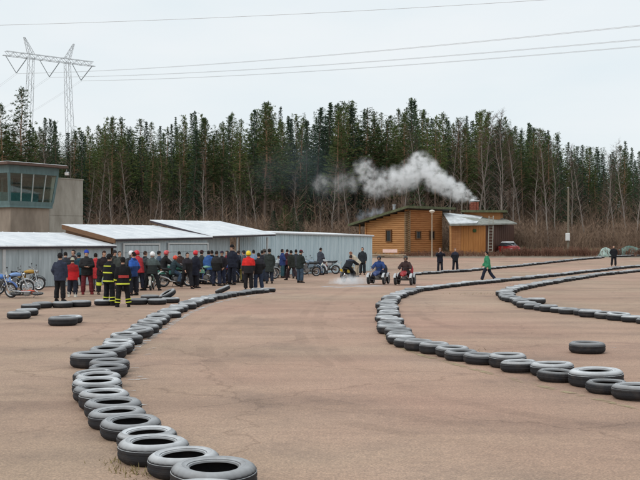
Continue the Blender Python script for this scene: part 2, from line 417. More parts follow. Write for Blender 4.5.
# left curved row: the nearest are set singly, the rest follow its line
K = TYRES
left_near = [(206,7.85,2),(213,8.5,3),(184,9.12,1),(154,9.67,2),(147.5,10.29,0),(131,10.87,1),(117.5,11.49,1),(113,12.12,2),(104,12.74,5),(98.5,13.35,1),(97.5,13.97,2),(98,14.6,1),(95,15.2,4),(107,15.75,0),(109.5,16.38,1)]
n = 0
for x, y, k in left_near:
    n += 1
    tyre(Vector(((x-320)/FPX*y, y, .002)), K[k], '%s tyre from the near end of the curved row on the left' % ordinal(n), 'tyres of the curved left row', (rt.gauss(0, .022), rt.gauss(0, .022)))
tyre(Vector((-.226*17.1, 17.1, .002)), BIG, 'fat dark tyre pushed out beside the curved row on the left', 'tyres of the curved left row')
n0 = n
along(pl([(107,360),(115,353),(125,345.5),(140,335),(153,326.5),(166,318.8),(180,311.8),(196,305.3),(212,300.6),(230,297.2),(250,294.4),(276,292)]), MIX,
      lambda i: '%s tyre from the near end of the curved row on the left' % ordinal(n0+i), 'tyres of the curved left row', .10)
tyre(G(223, 295.5, .3) + Vector((0, .3, .12)), K[1], 'tyre tipped up on top of the curved left row by the crowd', None, (R(24), R(8)))
# middle row: from the right edge, round the bend and away to the right
for i, (x, y, k) in enumerate([(636,13.55,1),(607,14.12,4),(594,14.82,'b'),(557,15.36,4),(546,15.97,2),(521,16.47,0),(503,17.02,5)]):
    kk = BIG if k == 'b' else K[k]
    lab = 'extra large tyre in the middle row near the photo\'s edge' if k == 'b' else '%s tyre from the near end of the middle row' % ordinal(i+1)
    tyre(Vector(((x-320)/FPX*y, y, .002)), kk, lab, 'tyres of the middle row', (rt.uniform(-.03, .03), rt.uniform(-.03, .03)))
along(pl([(487,366),(463,361.5),(440,356.5),(420,351),(405,345.5),(396,339),(391,331),(388,323),(386.5,315.5),(387,309),(390,303.5),(397,298.5),(407,294.5),(421,291.3),(440,288.6),(470,285.3),(500,282.3),(530,279.2),(560,275.8),(590,272.3),(620,269),(660,265.5)]), MIX,
      lambda i: '%s tyre from the near end of the middle row' % ordinal(7+i), 'tyres of the middle row', .09,
      far_label='small far tyre in the long stretch of the middle row', far_from=36)
# right-hand loop
along(pl([(660,326.5),(640,324),(612,320.5),(590,317.5),(567,314),(545,311.5),(530,309),(518,304.5),(506,299.5),(505,294.8),(515,291),(526,288.6),(545,285.2),(562,282),(578,279.5),(600,276),(640,271.5),(660,269.5)]), MIX,
      lambda i: '%s tyre along the hairpin row at the right, counted from its near end' % ordinal(i), 'tyres of the right hairpin row', .10,
      far_label='small tyre on the far arm of the right hairpin row', far_from=27)
tyre(G(536, 304, .3), K[1], 'loose tyre lying inside the tip of the right hairpin')
# far row and its broken end
along(pl([(416,275.2),(450,272.8),(485,270),(520,266.7),(548,263.6),(575,260.6),(603,258.1)]), MIX,
      lambda i: 'tyre in the thin far row in front of the cabin', 'tyres of the far row', .09)
along(pl([(612,257.4),(630,256.8),(650,256.6)]), MIX, lambda i: 'tyre in the short far row beyond the dark standing person', 'tyres of the short far row', .08)
# loose ones
tyre(G(587, 354.5, .33), K[2], 'single tyre lying alone on the open asphalt at right', None)
for x, y, k, lab in ((19,319.3,1,'tyre nearest the photo edge in the zigzag of tyres by the motorcycles'),(27,316.2,1,'tyre second from the near end of the zigzag by the motorcycles'),
    (31,310.3,0,'tyre third from the near end of the zigzag by the motorcycles'),(43,308.6,1,'far end tyre of the zigzag by the motorcycles'),
    (61.5,308.2,1,'tyre at the feet of the man in the blue-backed jacket'),(81,307.2,2,'tyre between the blue-backed man and the firefighters'),
    (104,305.8,1,'tyre lying behind the first firefighter\'s boots'),(63,326.2,3,'nearer of two tyres lying together on the open lot'),(70,323.8,1,'farther of two tyres lying together on the open lot'),
    (140,305,2,'tyre beside the second firefighter\'s boots'),(155,305,1,'middle tyre of the short row beside the firefighters'),(150,301,2,'tyre at the back of the short row beside the firefighters'),(170.5,303.4,1,'tyre under the tipped tyre by the firefighters')):
    tyre(G(x, y, .3), K[k], lab, 'loose tyres near the crowd')
tyre(G(170, 303.4, .3) + Vector((-.1, .35, .19)), K[1], 'tyre leaning on another beside the white-helmeted rider', None, (R(28), R(10)))
# nudge tyres apart until none overlaps its neighbour
flat = [[o, o.location.x, o.location.y, max(v.co.x for v in o.data.vertices)*o.scale[0]] for o in bpy.data.objects if o.name.startswith('tyre') and o.location.z < g(o.location.y) + .05]
pairs = [(a, b) for i, a in enumerate(flat) for b in flat[:i] if abs(a[2]-b[2]) < 1.6 and abs(a[1]-b[1]) < 1.6]
for _ in range(60):
    for a, b in pairs:
        dx, dy = a[1]-b[1], a[2]-b[2]; d = math.hypot(dx, dy) or .01; ov = a[3]+b[3]-.012-d
        if ov > 0:
            k = ov*.5/d; a[1] += dx*k; a[2] += dy*k; b[1] -= dx*k; b[2] -= dy*k
for o, x, y, r in flat: o.location = (x, y, g(y) + .002)
# dry grass in the seams by the near tyres
dry = mat('dry_grass', (.16, .125, .05), .9, scale=8, col2=(.30, .24, .11))
mb = MB(); rg = random.Random(4)
for cx, cy, k, rad in ((142,474,70,.16),(122,462,40,.14),(158,487,30,.1),(126,470,30,.12),(463,352,60,.4),(468,294,70,.6),(500,285,40,.4)):
    c0 = G(cx, cy)
    for _ in range(k):
        p = c0 + Vector((rg.gauss(0, rad), rg.gauss(0, rad*.6), 0)); a = rg.uniform(0, 6.28); h = rg.uniform(.02, .07)
        d = Vector((math.cos(a), math.sin(a), 0)); mb.tri(p-d*.006, p+d*.006, p+Vector((rg.gauss(0, .03), rg.gauss(0, .03), h)))
tag(obj('grass', mb, dry), 'dry grass blades growing in the asphalt seams', 'grass', kind='stuff')
# ------------------------------------------------------------------ sheds along one slanting line
FX, FY, DX, DY = -14.6, 46.2, 18.4, 27.5
LEN = math.hypot(DX, DY); ALONG = Vector((DX/LEN, DY/LEN, 0)); BACK = Vector((-DY/LEN, DX/LEN, 0))
def front(px, off=0.0):
    """distance along the shed line where it crosses photo column px"""
    k = (px-320)/FPX; ox, oy = FX + BACK.x*off, FY + BACK.y*off
    return (k*oy - ox) / (DX - DY*k) * LEN
def SP(s, off, z): return Vector((FX, FY, 0)) + ALONG*s + BACK*off + Vector((0, 0, z))
grey_sheet = mat('grey_metal_sheet', s2l((152, 164, 168)), .5, scale=1.6, col2=s2l((186, 198, 202)), bump=.08, spec=.4, stretch=(3, 3, .3))
blue_sheet = mat('pale_blue_metal_sheet', s2l((168, 190, 198)), .45, scale=1.2, col2=s2l((200, 217, 223)), bump=.05, spec=.45, stretch=(3, 3, .25))
roof_white = mat('snow_dusted_metal', (.62, .65, .68), .55, scale=1.2, col2=(.80, .82, .84), bump=.05)
snow_mat = mat('thin_snow', (.74, .77, .80), .8, scale=2, col2=(.86, .88, .90), bump=.3, bscale=9)
fascia_dark = mat('dark_fascia', (.045, .035, .045), .6)
brown_board = mat('brown_stained_board', (.15, .075, .035), .7, .25, 5, stretch=(1, 1, 6))
pale_trim = mat('pale_trim', (.55, .57, .57), .5, .06)
steel = mat('galvanised_steel', (.36, .38, .39), .4, .12, 8, metal=.6)
def sheet_mesh(w, h0, h1, pitch=.2, dep=.028, name='wall_panel'):
    """trapezoid-ribbed sheet in the XZ plane, outside face towards -Y, top sloping h0 -> h1"""
    xs = [0.0]; n = max(1, int(round(w/pitch))); p = w/n; pr = [(0, 0)]
    for i in range(n):
        b = i*p; pr += [(b+p*.50, 0), (b+p*.60, -dep), (b+p*.86, -dep), (b+p*.96, 0)]
    pr.append((w, 0)); mb = MB()
    for (xa, ya), (xb, yb) in zip(pr, pr[1:]):
        mb.quad((xa, ya, 0), (xb, yb, 0), (xb, yb, h0+(h1-h0)*xb/w), (xa, ya, h0+(h1-h0)*xa/w))
    for (xa, ya), (xb, yb) in zip(pr, pr[1:]):
        mb.quad((xa, .04, 0), (xa, .04, h0), (xb, .04, h0), (xb, .04, 0))
    return mb
RZ = math.atan2(ALONG.y, ALONG.x)
def slab(top, th, name, m, parent=None):
    """solid plate under 4 top points"""
    mb = MB(); mb.hexa([Vector(p)-Vector((0, 0, th)) for p in top] + [Vector(p) for p in top]); return obj(name, mb, m, parent)
def wall_run(t, s0, s1, off, z0, z1, m, sw=1.05, pitch=.2, dep=.028):
    n = max(1, int(round((s1-s0)/sw))); w = (s1-s0)/n
    for i in range(n):
        a, b = z0+(z1-z0)*i/n, z0+(z1-z0)*(i+1)/n
        obj('wall_panel', sheet_mesh(w-.008, a, b, pitch, dep), m, t, SP(s0+i*w, off, .03), (0, 0, RZ))
def side_wall(t, s, off0, off1, z0, z1, m, th=.06):
    mb = MB(); a, b = SP(s-th/2, off0, 0), SP(s-th/2, off1, 0); c, d = SP(s+th/2, off1, 0), SP(s+th/2, off0, 0)
    mb.hexa([a, d, c, b, a+Vector((0,0,z0)), d+Vector((0,0,z0)), c+Vector((0,0,z1)), b+Vector((0,0,z1))]); return obj('side_wall', mb, m, t)
def shed_roof(t, s0, s1, dep0, dep1, zl, zr, bl, br, over=.25, th=.10):
    """mono-pitch roof: dark deck with a lighter ribbed sheet on top"""
    F0, F1, B1, B0 = SP(s0-over*.6, -over, zl), SP(s1+over*.6, -over, zr), SP(s1+over*.6, dep1+.15, br), SP(s0-over*.6, dep0+.15, bl)
    deck = slab([F0, F1, B1, B0], th, 'roof_deck', fascia_dark, t)
    n = max(2, int((s1-s0)/.9)); up = Vector((0, 0, .045))
    for i in range(n):
        a, b = i/n, (i+1)/n-.0012
        p = [F0.lerp(F1, a), F0.lerp(F1, b), B0.lerp(B1, b), B0.lerp(B1, a)]
        e = (F0-B0).normalized()*.05
        p[0] += e; p[1] += e
        mb = MB(); q = [v+Vector((0, 0, .004)) for v in p]; mb.hexa(q + [v+up for v in p])
        r0, r1 = p[0].lerp(p[1], .97), p[3].lerp(p[2], .97)
        w = (p[1]-p[0]).normalized()*.03
        mb.hexa([r0-w+up, r0+w+up, r1+w+up, r1-w+up] + [r0-w*.5+up*1.35, r0+w*.5+up*1.35, r1+w*.5+up*1.35, r1-w*.5+up*1.35])
        obj('roof_sheet', mb, roof_white, t)
def garage_door(t, s0, s1, off, h, m):
    d = MB(); n = 5
    for i in range(n):
        z0, z1 = .05+h*i/n, .05+h*(i+1)/n-.012
        M = Matrix.Rotation(RZ, 3, 'Z'); d.box(SP((s0+s1)/2, off-.05, (z0+z1)/2), (s1-s0, .04, z1-z0), M, .008)
    o = obj('door', d, grey_sheet, t)
    f = MB(); M = Matrix.Rotation(RZ, 3, 'Z')
    for s in (s0-.05, s1+.05): f.box(SP(s, off-.065, h/2+.04), (.09, .07, h+.08), M)
    f.box(SP((s0+s1)/2, off-.067, h+.12), (s1-s0+.2, .074, .09), M)
    obj('door_frame', f, pale_trim, o)
    hm = MB(); hm.box(SP(s0+.25, off-.09, 1.0), (.14, .04, .04), M, .008); obj('handle', hm, steel, o)
# first shed
t1 = thing('storage_shed', 'low grey metal shed behind the parked motorcycles', 'shed', SP(front(50), 0, 0)*0, group='metal sheds along the lot')
a0, a1 = front(-70), front(111)
wall_run(t1, a0, a1, 0, 1.86, 1.88, grey_sheet, 1.2, .3, .012)
side_wall(t1, a1-.04, .08, 3.5, 1.80, 2.45, grey_sheet); side_wall(t1, a0, .08, 3.5, 1.80, 2.45, grey_sheet)
shed_roof(t1, a0, a1, 3.6, 3.6, 1.95, 1.97, 2.66, 2.64)
M = Matrix.Rotation(RZ, 3, 'Z')
mb = MB(); mb.box(SP(front(3.2), -.05, .93), (.16, .09, 1.8), M); obj('corner_post', mb, pale_trim, t1)
mb = MB(); mb.box(SP(front(61.5), -.05, .93), (.07, .07, 1.8), M); obj('door_post', mb, mat('blue_grey_post', (.16, .19, .22), .5), t1)
# second shed
t2 = thing('storage_shed', 'grey metal shed with white roof and brown gable board, in the middle of the row', 'shed', (0, 0, 0), group='metal sheds along the lot')
b0, b1 = front(113.5), front(207.5)
wall_run(t2, b0, b1, 0, 2.22, 2.36, grey_sheet, 1.1, .28, .014)
side_wall(t2, b0+.03, .06, 3.6, 2.2, 2.95, brown_board); side_wall(t2, b1-.03, .06, 4.2, 2.3, 3.0, grey_sheet)
shed_roof(t2, b0, b1, 3.6, 4.3, 2.32, 2.46, 3.10, 3.16)
mb = MB(); p = [SP(b0-.19, -.28, 2.10), SP(b0-.13, -.28, 2.10), SP(b0-.13, 3.7, 2.88), SP(b0-.19, 3.7, 2.88)]
mb.hexa(p + [v+Vector((0, 0, .24)) for v in p]); obj('barge_board', mb, brown_board, t2)
garage_door(t2, b0+.7, b0+3.3, -.02, 1.95, grey_sheet); garage_door(t2, front(168), front(206), -.02, 1.98, grey_sheet)
# third shed: open front
t3 = thing('open_shed', 'open-fronted shed with white roof on thin posts, behind the crowd', 'shed', (0, 0, 0), group='metal sheds along the lot')
c0, c1 = b1+.25, front(271)
wall_run(t3, c0, front(237), .55, 2.5, 2.62, grey_sheet, 1.1, .28, .014)
side_wall(t3, c0, .6, 4.1, 2.35, 3.2, grey_sheet)
shed_roof(t3, c0, c1, 4.5, 4.2, 2.52, 2.68, 3.5, 3.53)
for px in (237.5, 267.5):
    mb = MB(); mb.box(SP(front(px), .02, 1.24), (.10, .10, 2.48), M, .008); obj('post', mb, pale_trim, t3)
# fourth shed: long pale-blue wall
t4 = thing('long_shed', 'long shed with pale blue ribbed metal wall in front of the cabin', 'shed', (0, 0, 0), group='metal sheds along the lot')
d0, d1 = front(240, 1.25), front(372, 1.25)
wall_run(t4, d0, d1, 1.25, 2.72, 2.60, blue_sheet, 1.0, .2, .035)
side_wall(t4, d1-.03, 1.3, 6, 2.55, 2.75, blue_sheet)
F0, F1, B1, B0 = SP(d0, 1.1, 2.80), SP(d1+.08, 1.1, 2.68), SP(d1+.08, 6.2, 2.92), SP(d0, 6.2, 3.02)
slab([F0, F1, B1, B0], .06, 'roof', steel, t4)
up = Vector((0, 0, .06)); mb = MB(); mb.hexa([v+Vector((0,0,.003)) for v in (F0, F1, B1, B0)] + [v+up for v in (F0, F1, B1, B0)]); obj('roof_snow', mb, snow_mat, t4)

# ------------------------------------------------------------------ control tower
AA, BB = Vector((.58, .81, 0)).normalized(), Vector((-.81, .58, 0)).normalized()
T0 = Vector(((8-320)*.075, 75, 0)); RT = math.atan2(AA.y, AA.x)
def TP(a, b, z): return T0 + AA*a + BB*b + Vector((0, 0, z))
tower = thing('control_tower', 'concrete race control tower with glazed teal cab behind the sheds', 'tower', (0, 0, 0))
conc = mat('stained_concrete', (.25, .235, .20), .9, scale=1.1, col2=(.40, .385, .34), bump=.3, stretch=(1, 1, .3))
conc_brown = mat('brown_concrete', (.20, .168, .135), .9, scale=.9, col2=(.32, .275, .225), bump=.3, stretch=(1, 1, .35))
teal = mat('faded_teal_metal', s2l((92, 118, 120)), .5, .15, 3, stretch=(1, 1, .4))
rust_roof = mat('brown_roof_edge', (.11, .07, .055), .7, .2, 5)
def plan(a0, a1, b0, b1, z): return [TP(a0, b0, z), TP(a1, b0, z), TP(a1, b1, z), TP(a0, b1, z)]
mb = MB(); mb.hexa(plan(.55, 4.2, .45, 5, 0) + plan(.55, 4.2, .45, 5, 4.85)); obj('base_wall', mb, conc_brown, tower)
mb = MB(); mb.hexa(plan(.30, 4.35, .2, 5, 4.85) + plan(.30, 4.35, .2, 5, 5.0)); mb.hexa(plan(.30, 4.35, .22, 5, 5.003) + plan(.24, 4.42, .15, 5, 5.32)); obj('cab_sill', mb, teal, tower)
mb = MB(); mb.hexa(plan(-.02, 4.68, -.1, 5, 7.42) + plan(-.06, 4.72, -.14, 5, 8.02)); obj('cab_fascia', mb, teal, tower)
rf = MB(); rf.hexa(plan(-.55, 5.2, -.65, 5.6, 8.025) + plan(-.55, 5.2, -.65, 5.6, 8.22)); rfo = obj('roof', rf, rust_roof, tower)
sn = MB(); sn.hexa(plan(-.5, 5.15, -.6, 5.5, 8.223) + plan(-.45, 5.1, -.55, 5.5, 8.25)); obj('roof_snow', sn, snow_mat, rfo)
mgl = bpy.data.materials.new('window_glass'); mgl.use_nodes = True; N, L = mgl.node_tree.nodes, mgl.node_tree.links
N.remove(N['Principled BSDF']); o_ = N['Material Output']; tr = N.new('ShaderNodeBsdfTransparent'); tr.inputs[0].default_value = (.74, .86, .84, 1)
gl = N.new('ShaderNodeBsdfGlossy'); gl.inputs['Roughness'].default_value = .03; lw = N.new('ShaderNodeLayerWeight'); pw = N.new('ShaderNodeMath'); pw.operation = 'POWER'; pw.inputs[1].default_value = 4; L.new(lw.outputs['Facing'], pw.inputs[0]); fr = N.new('ShaderNodeMath'); fr.operation = 'MULTIPLY_ADD'; fr.inputs[1].default_value = .7; fr.inputs[2].default_value = .07; L.new(pw.outputs[0], fr.inputs[0])
ms = N.new('ShaderNodeMixShader'); L.new(fr.outputs[0], ms.inputs[0]); L.new(tr.outputs[0], ms.inputs[1]); L.new(gl.outputs[0], ms.inputs[2]); L.new(ms.outputs[0], o_.inputs['Surface'])
def tilt_bar(a, w, b, m, name, parent, wtop=None):
    lo = 5.323; hi = 7.417; k0, k1 = .24, -.02
    def A(f, z): return f
    p = []
    for z, ins in ((lo, .17), (hi, -.08)):
        s = .24 + (4.42-.24)*a if z == lo else -.02 + (4.68+.02)*a
        ww = w
        for da, db in ((-ww, 0), (ww, 0), (ww, .08), (-ww, .08)): p.append(TP(s+da, ins+db+b, z))
    mb = MB(); mb.hexa(p); return obj(name, mb, m, parent)
for a0_, a1_ in ((.03, .25), (.26, .49), (.50, .74), (.75, .97)):
    p = []
    for z, ins in ((5.33, .19), (7.41, -.06)):
        s0_, s1_ = (.24+4.18*a0_, .24+4.18*a1_) if z < 6 else (-.02+4.7*a0_, -.02+4.7*a1_)
        for s_, db in ((s0_, 0), (s1_, 0), (s1_, .015), (s0_, .015)): p.append(TP(s_, ins+db, z))
    mb = MB(); mb.hexa(p); obj('window_pane', mb, mgl, tower)
for a in (.012, .985): tilt_bar(a, .10, .0, teal, 'corner_post', tower)
for a in (.255, .495, .745): tilt_bar(a, .035, -.02, mat('pale_mullion', (.38, .42, .41), .5), 'mullion', tower)
for b0_, b1_ in ((.1, 1.9), (2.0, 3.9)):
    mb = MB(); mb.hexa([TP(.26, b0_+.2, 5.33), TP(.26, b1_+.2, 5.33), TP(.28, b1_+.2, 5.33), TP(.28, b0_+.2, 5.33), TP(0, b0_, 7.41), TP(0, b1_, 7.41), TP(.02, b1_, 7.41), TP(.02, b0_, 7.41)]); obj('window_pane', mb, mgl, tower)
mb = MB(); mb.hexa(plan(.5, 4.1, 1.6, 2.2, 5.33) + plan(.5, 4.1, 1.6, 2.2, 6.05)); obj('desk', mb, mat('teal_desk', (.10, .22, .23), .6), tower)
mb = MB(); mb.hexa(plan(.3, 4.3, 4.6, 4.7, 5.33) + plan(.1, 4.5, 4.6, 4.7, 7.4)); obj('inner_wall', mb, mat('dark_interior', (.17, .165, .13), .9), tower)
mb = MB(); mb.hexa(plan(4.2, 4.28, .5, 4.58, 5.33) + plan(4.3, 4.38, .3, 4.58, 7.4)); obj('inner_wall', mb, mat('dark_interior', (.17, .165, .13), .9), tower)
for k in range(4):
    mb = MB(); mb.hexa(plan(.9+k*.95, 1.05+k*.95, 4.5, 4.56, 5.5) + plan(.9+k*.95, 1.05+k*.95, 4.5, 4.56, 7.35)); obj('inner_mullion', mb, mat('pale_mullion', (.38, .42, .41), .5), tower)
mb = MB(); mb.hexa(plan(4.45, 7.9, .75, 4.2, 0) + plan(4.45, 7.9, .75, 4.2, 4.3)); mb.hexa(plan(4.47, 7.88, .78, 4.2, 4.3) + plan(4.47, 7.88, .78, 4.2, 4.36))
mb.hexa(plan(4.45, 7.9, .75, 4.2, 4.36) + plan(4.45, 7.9, .75, 4.2, 7.28)); sb = obj('stair_block', mb, conc, tower)
mb = MB(); mb.hexa(plan(4.40, 7.95, .7, 4.2, 7.283) + plan(4.40, 7.95, .7, 4.2, 7.36)); obj('coping', mb, conc, sb)
mb = MB(); q = TP(5.15, -.5, 7.95)
mb.tube([q, q+Vector((0, 0, -.22))], .03, 6); mb.box(q+Vector((.05, -.08, -.34)), (.36, .18, .26), Matrix.Rotation(.3, 3, 'X'), .03)
fl = obj('floodlight', mb, steel, tower)
mb = MB(); mb.box(q+Vector((.05, -.19, -.37)), (.30, .02, .2), Matrix.Rotation(.3, 3, 'X')); obj('lamp_glass', mb, mat('lamp_glass', (.85, .87, .88), .15), fl)

# ------------------------------------------------------------------ log cabin
def wood(name, c1, c2, st=(.4, .4, 7)):
    return mat(name, c1, .65, scale=2.2, col2=c2, bump=.25, stretch=st, bscale=8)
log_pale = wood('pale_log', (.37, .172, .062), (.55, .295, .125))
log_orange = wood('orange_log', (.34, .13, .042), (.50, .23, .085))
door_orange = wood('orange_boards', (.36, .14, .035), (.48, .21, .06), (5, 5, .4))
dark_boards = wood('dark_boards', (.055, .022, .014), (.10, .042, .024), (5, 5, .4))
green_edge = mat('mossy_roof_edge', (.06, .075, .038), .85, scale=3, col2=(.13, .135, .075))
felt = mat('roof_felt', (.06, .06, .055), .9, .2, 4)
dark_gap = mat('dark_glass', (.02, .024, .026), .15, .2)
cabin = thing('log_cabin', 'orange log cabin with low-pitched green-edged roof and brick chimney', 'cabin', (0, 0, 0))
KZ = .78; KC = Vector((9.57, 110, 0)); VA = Vector((-.705, .709, 0)); VB = Vector((.75, .661, 0))
def KP(s, u, z): return KC + VA*s + VB*u + Vector((0, 0, z))
def log_wall(name, P, length, ztop0, ztop1, m, n=6):
    """stacked round logs along P(s); the top follows a slope"""
    mb = MB(); z, r = KZ, .11
    while z < max(ztop0, ztop1) - .05:
        zc = z + r; s0, s1 = 0.0, length
        if ztop0 != ztop1:
            f = (zc + r*.6 - ztop0)/(ztop1-ztop0)
            if ztop1 < ztop0 and f > 0: s1 = min(length, length*0 + length*max(0, (zc - ztop0)/(ztop1-ztop0)))
        if s1 - s0 > .3: mb.tube([P(s0-.12, zc), P(s1+.02, zc)], r*1.06, n)
        z += 2*r
    return obj(name, mb, m, cabin)
log_wall('log_wall', lambda s, z: KP(s, .11, z), 6.2, 5.80, 4.5, log_pale)
log_wall('log_wall', lambda s, z: KP(.11, s, z), 5.8, 5.8, 5.8, log_orange)
log_wall('log_wall', lambda s, z: KP(6.1, s, z), 5.8, 4.5, 4.5, log_pale)
mb = MB(); mb.hexa([KP(.2, .2, KZ), KP(6.0, .2, KZ), KP(6.0, 5.7, KZ), KP(.2, 5.7, KZ), KP(.2, .2, 5.75), KP(6.0, .2, 4.55), KP(6.0, 5.7, 4.55), KP(.2, 5.7, 5.75)]); obj('inner_walls', mb, dark_boards, cabin)
mb = MB()
z = KZ + .11
while z < 5.7: mb.tube([KP(-.02, -.35, z), KP(-.02, .3, z)], .115, 6); mb.tube([KP(-.35, .11, z+.11), KP(.3, .11, z+.11)], .105, 6); z += .22
obj('corner_logs', mb, wood('grey_log_ends', (.16, .10, .055), (.26, .17, .09)), cabin)
RA = math.atan2(-VA.y, -VA.x); RBz = math.atan2(VB.y, VB.x)
def cab_window(P, rz, w, h, panes, side):
    """dark panes in a wooden frame: P centre, outward side vector"""
    f = MB(); Mz = Matrix.Rotation(rz, 3, 'Z')
    for dx, dz, ww, hh in ((0, h/2+.05, w+.24, .12), (0, -h/2-.05, w+.24, .12), (-w/2-.06, 0, .12, h), (w/2+.06, 0, .12, h)):
        f.box(P + Mz @ Vector((dx, 0, dz)) + side*.06, (ww, .12, hh), Mz)
    fo = obj('window', f, mat('window_wood', (.12, .055, .02), .6), cabin)
    for i in range(panes):
        q = MB(); x0 = -w/2 + w*(i+.5)/panes; q.box(P + Mz @ Vector((x0, 0, 0)) + side*.03, (w/panes-.05, .03, h), Mz); obj('pane', q, dark_gap, fo)
nA = -VB; nB = -VA
cab_window(KP(2.6, -.02, 2.95), RA, .62, 1.15, 2, nA)
cab_window(KP(-.02, 1.75, 3.05), RBz, .62, .72, 2, nB); cab_window(KP(-.02, 4.0, 3.05), RBz, .62, .78, 2, nB)
RZ0, SLOPE = 5.98, .212
def RP(s, u, dz=0): return KP(s, u, RZ0 - SLOPE*s + dz)
cr_ = slab([RP(-.9, -.95), RP(7.9, -.95), RP(7.9, 6.9), RP(-.9, 6.9)][::-1], .12, 'roof', felt, cabin)
mb = MB()
def plank(mb, a, b, out, h, th):
    p = [a, b, b+out*th, a+out*th]; mb.hexa([v-Vector((0, 0, h)) for v in p] + [v+Vector((0, 0, .05)) for v in p])
plank(mb, RP(-.95, -.955), RP(7.95, -.955), nA, .22, .05); obj('fascia', mb, green_edge, cr_)
mb = MB(); plank(mb, RP(-.905, -.95), RP(-.905, 6.95), nB, .22, .05); obj('fascia', mb, green_edge, cr_)
mb = MB(); plank(mb, RP(7.905, -.95), RP(7.905, 6.95), -nB, .22, .05); obj('fascia', mb, green_edge, cr_)
for u in (.3, 5.6):
    mb = MB(); mb.tube([KP(7.4, u, KZ), KP(7.4, u, 4.3)], .09, 8); obj('eave_post', mb, log_pale, cabin)
mb = MB(); q = U(394, 205.5, 114); mb.tube([Vector((q.x, q.y, 4.6)), q], .16, 10); mb.tube([q, q+Vector((0, 0, .12))], .24, 10); obj('flue_pipe', mb, steel, cabin)
# right wing
W0, W1, W2 = U(450, 251, 112.2), U(494.5, 251, 113.2), U(514, 251, 118)
def board_wall(a, b, z0, z1, m, name='board_wall', bw=.28):
    a, b = Vector((a.x, a.y, 0)), Vector((b.x, b.y, 0)); d = (b-a); n = max(1, int(d.length/bw)); nn = Vector((d.y, -d.x, 0)).normalized(); mb = MB()
    for i in range(n):
        p, q = a+d*(i/n), a+d*((i+1)/n-.012/d.length); o = nn*(.015 if i % 2 else 0)
        mb.hexa([p+o, q+o, q-nn*.06, p-nn*.06] and [v+Vector((0, 0, z0)) for v in (p+o, q+o, q-nn*.06, p-nn*.06)] + [v+Vector((0, 0, z1)) for v in (p+o, q+o, q-nn*.06, p-nn*.06)])
    return obj(name, mb, m, cabin)
Wm = W0.lerp(W1, .24); Wn = W0.lerp(W1, .80)
board_wall(W0, Wm, .7, 4.12, log_orange); board_wall(Wm + Vector((.03, .02, 0)), Wn, .7, 4.12, door_orange, 'door'); board_wall(Wn + Vector((.03, .02, 0)), W1, .7, 4.12, dark_boards)
board_wall(W1, W2, .7, 4.3, dark_boards)
mb = MB(); mb.tube([U(450.5, 251, 111.6), U(450.5, 224.5, 111.6)], .12, 8); obj('porch_post', mb, log_pale, cabin)
mb = MB(); q = Wm.lerp(Wn, .55); mb.ell(Vector((q.x, q.y-.12, 3.55)), (.22, .05, .22), 10, 6); obj('door_wreath', mb, mat('wreath_green', (.05, .09, .03), .9), cabin)
BL, BR, FR, FL = U(442.5, 213, 114.6), U(503, 218.2, 119.2), U(517, 223, 114.2), U(450, 224.6, 110.7)
pr = slab([FL, FR, BR, BL], .14, 'porch_roof', mat('grey_green_roof', (.20, .21, .185), .8, scale=1.5, col2=(.34, .35, .32)), cabin)
up = Vector((0, 0, .07)); mb = MB(); q = [FL.lerp(BL, .04), FL.lerp(FR, .42).lerp(BL, .05), BL.lerp(BR, .66), BL.lerp(FL, .02)]
mb.hexa([v+Vector((0, 0, .004)) for v in q] + [v+up for v in q]); obj('porch_roof_snow', mb, mat('patchy_old_snow', (.40, .42, .43), .8, scale=1.6, col2=(.74, .77, .79), lo=.3, hi=.6), pr)
C0, C1, C2, C3 = U(464, 240, 117.2), U(500, 240, 117.6), U(503, 240, 121), U(466, 240, 121)
mb = MB(); mb.hexa([Vector((v.x, v.y, 4.4)) for v in (C0, C1, C2, C3)] + [Vector((v.x, v.y, 5.75)) for v in (C0, C1, C2, C3)]); obj('clerestory', mb, log_orange, cabin)
uo = [U(461, 210.5, 116.4), U(507, 209.8, 116.8), U(508, 209.6, 122), U(462, 210.5, 122)]
for v in uo: v.z = 6.0
ur = slab(uo, .26, 'upper_roof', green_edge, cabin)
brick_m = mat('red_brick', (.20, .055, .035), .85, scale=6, col2=(.30, .10, .065), bump=.3)
ch = MB(); q = U(474.2, 204, 118.2); q.z = 5.3; rows = 9
for k in range(rows):
    off = .02 if k % 2 else 0.0
    for sx, w_ in ((-.36, .33), (-.01, .33), (.34, .22)):
        ch.box(q + Vector((sx+off, -.36, .2*k)), (w_, .16, .17)); ch.box(q + Vector((sx+off, .36, .2*k)), (w_, .16, .17))
    for sx in (-.42, .42): ch.box(q + Vector((sx, 0, .2*k)), (.16, .5, .17))
ch.box(q + Vector((0, 0, .8)), (.82, .70, 1.62))
cho = obj('chimney', ch, brick_m, ur)
mb = MB(); mb.box(q + Vector((0, 0, 1.83)), (1.1, .95, .09)); mb.ell(q + Vector((-.2, -.1, 1.95)), (.2, .2, .14)); obj('chimney_cap', mb, snow_mat, cho)
# ladder (leans on the porch roof)
lad = thing('ladder', 'grey ladder leaning on the cabin porch roof', 'ladder', (0, 0, 0))
la, lb = U(490.3, 251, 111.6), U(491.2, 216, 113.6); la.z = g(la.y) + .15
for sx in (-.24, .24):
    mb = MB(); o = Vector((sx, 0, 0)); mb.tube([la+o, lb+o], .05, 6); obj('rail', mb, mat('grey_ladder', (.28, .27, .23), .7), lad)
for k in range(12):
    mb = MB(); c = la.lerp(lb, (k+.7)/12.4); mb.tube([c-Vector((.24, 0, 0)), c+Vector((.24, 0, 0))], .035, 6); obj('rung', mb, mat('grey_ladder', (.28, .27, .23), .7), lad)
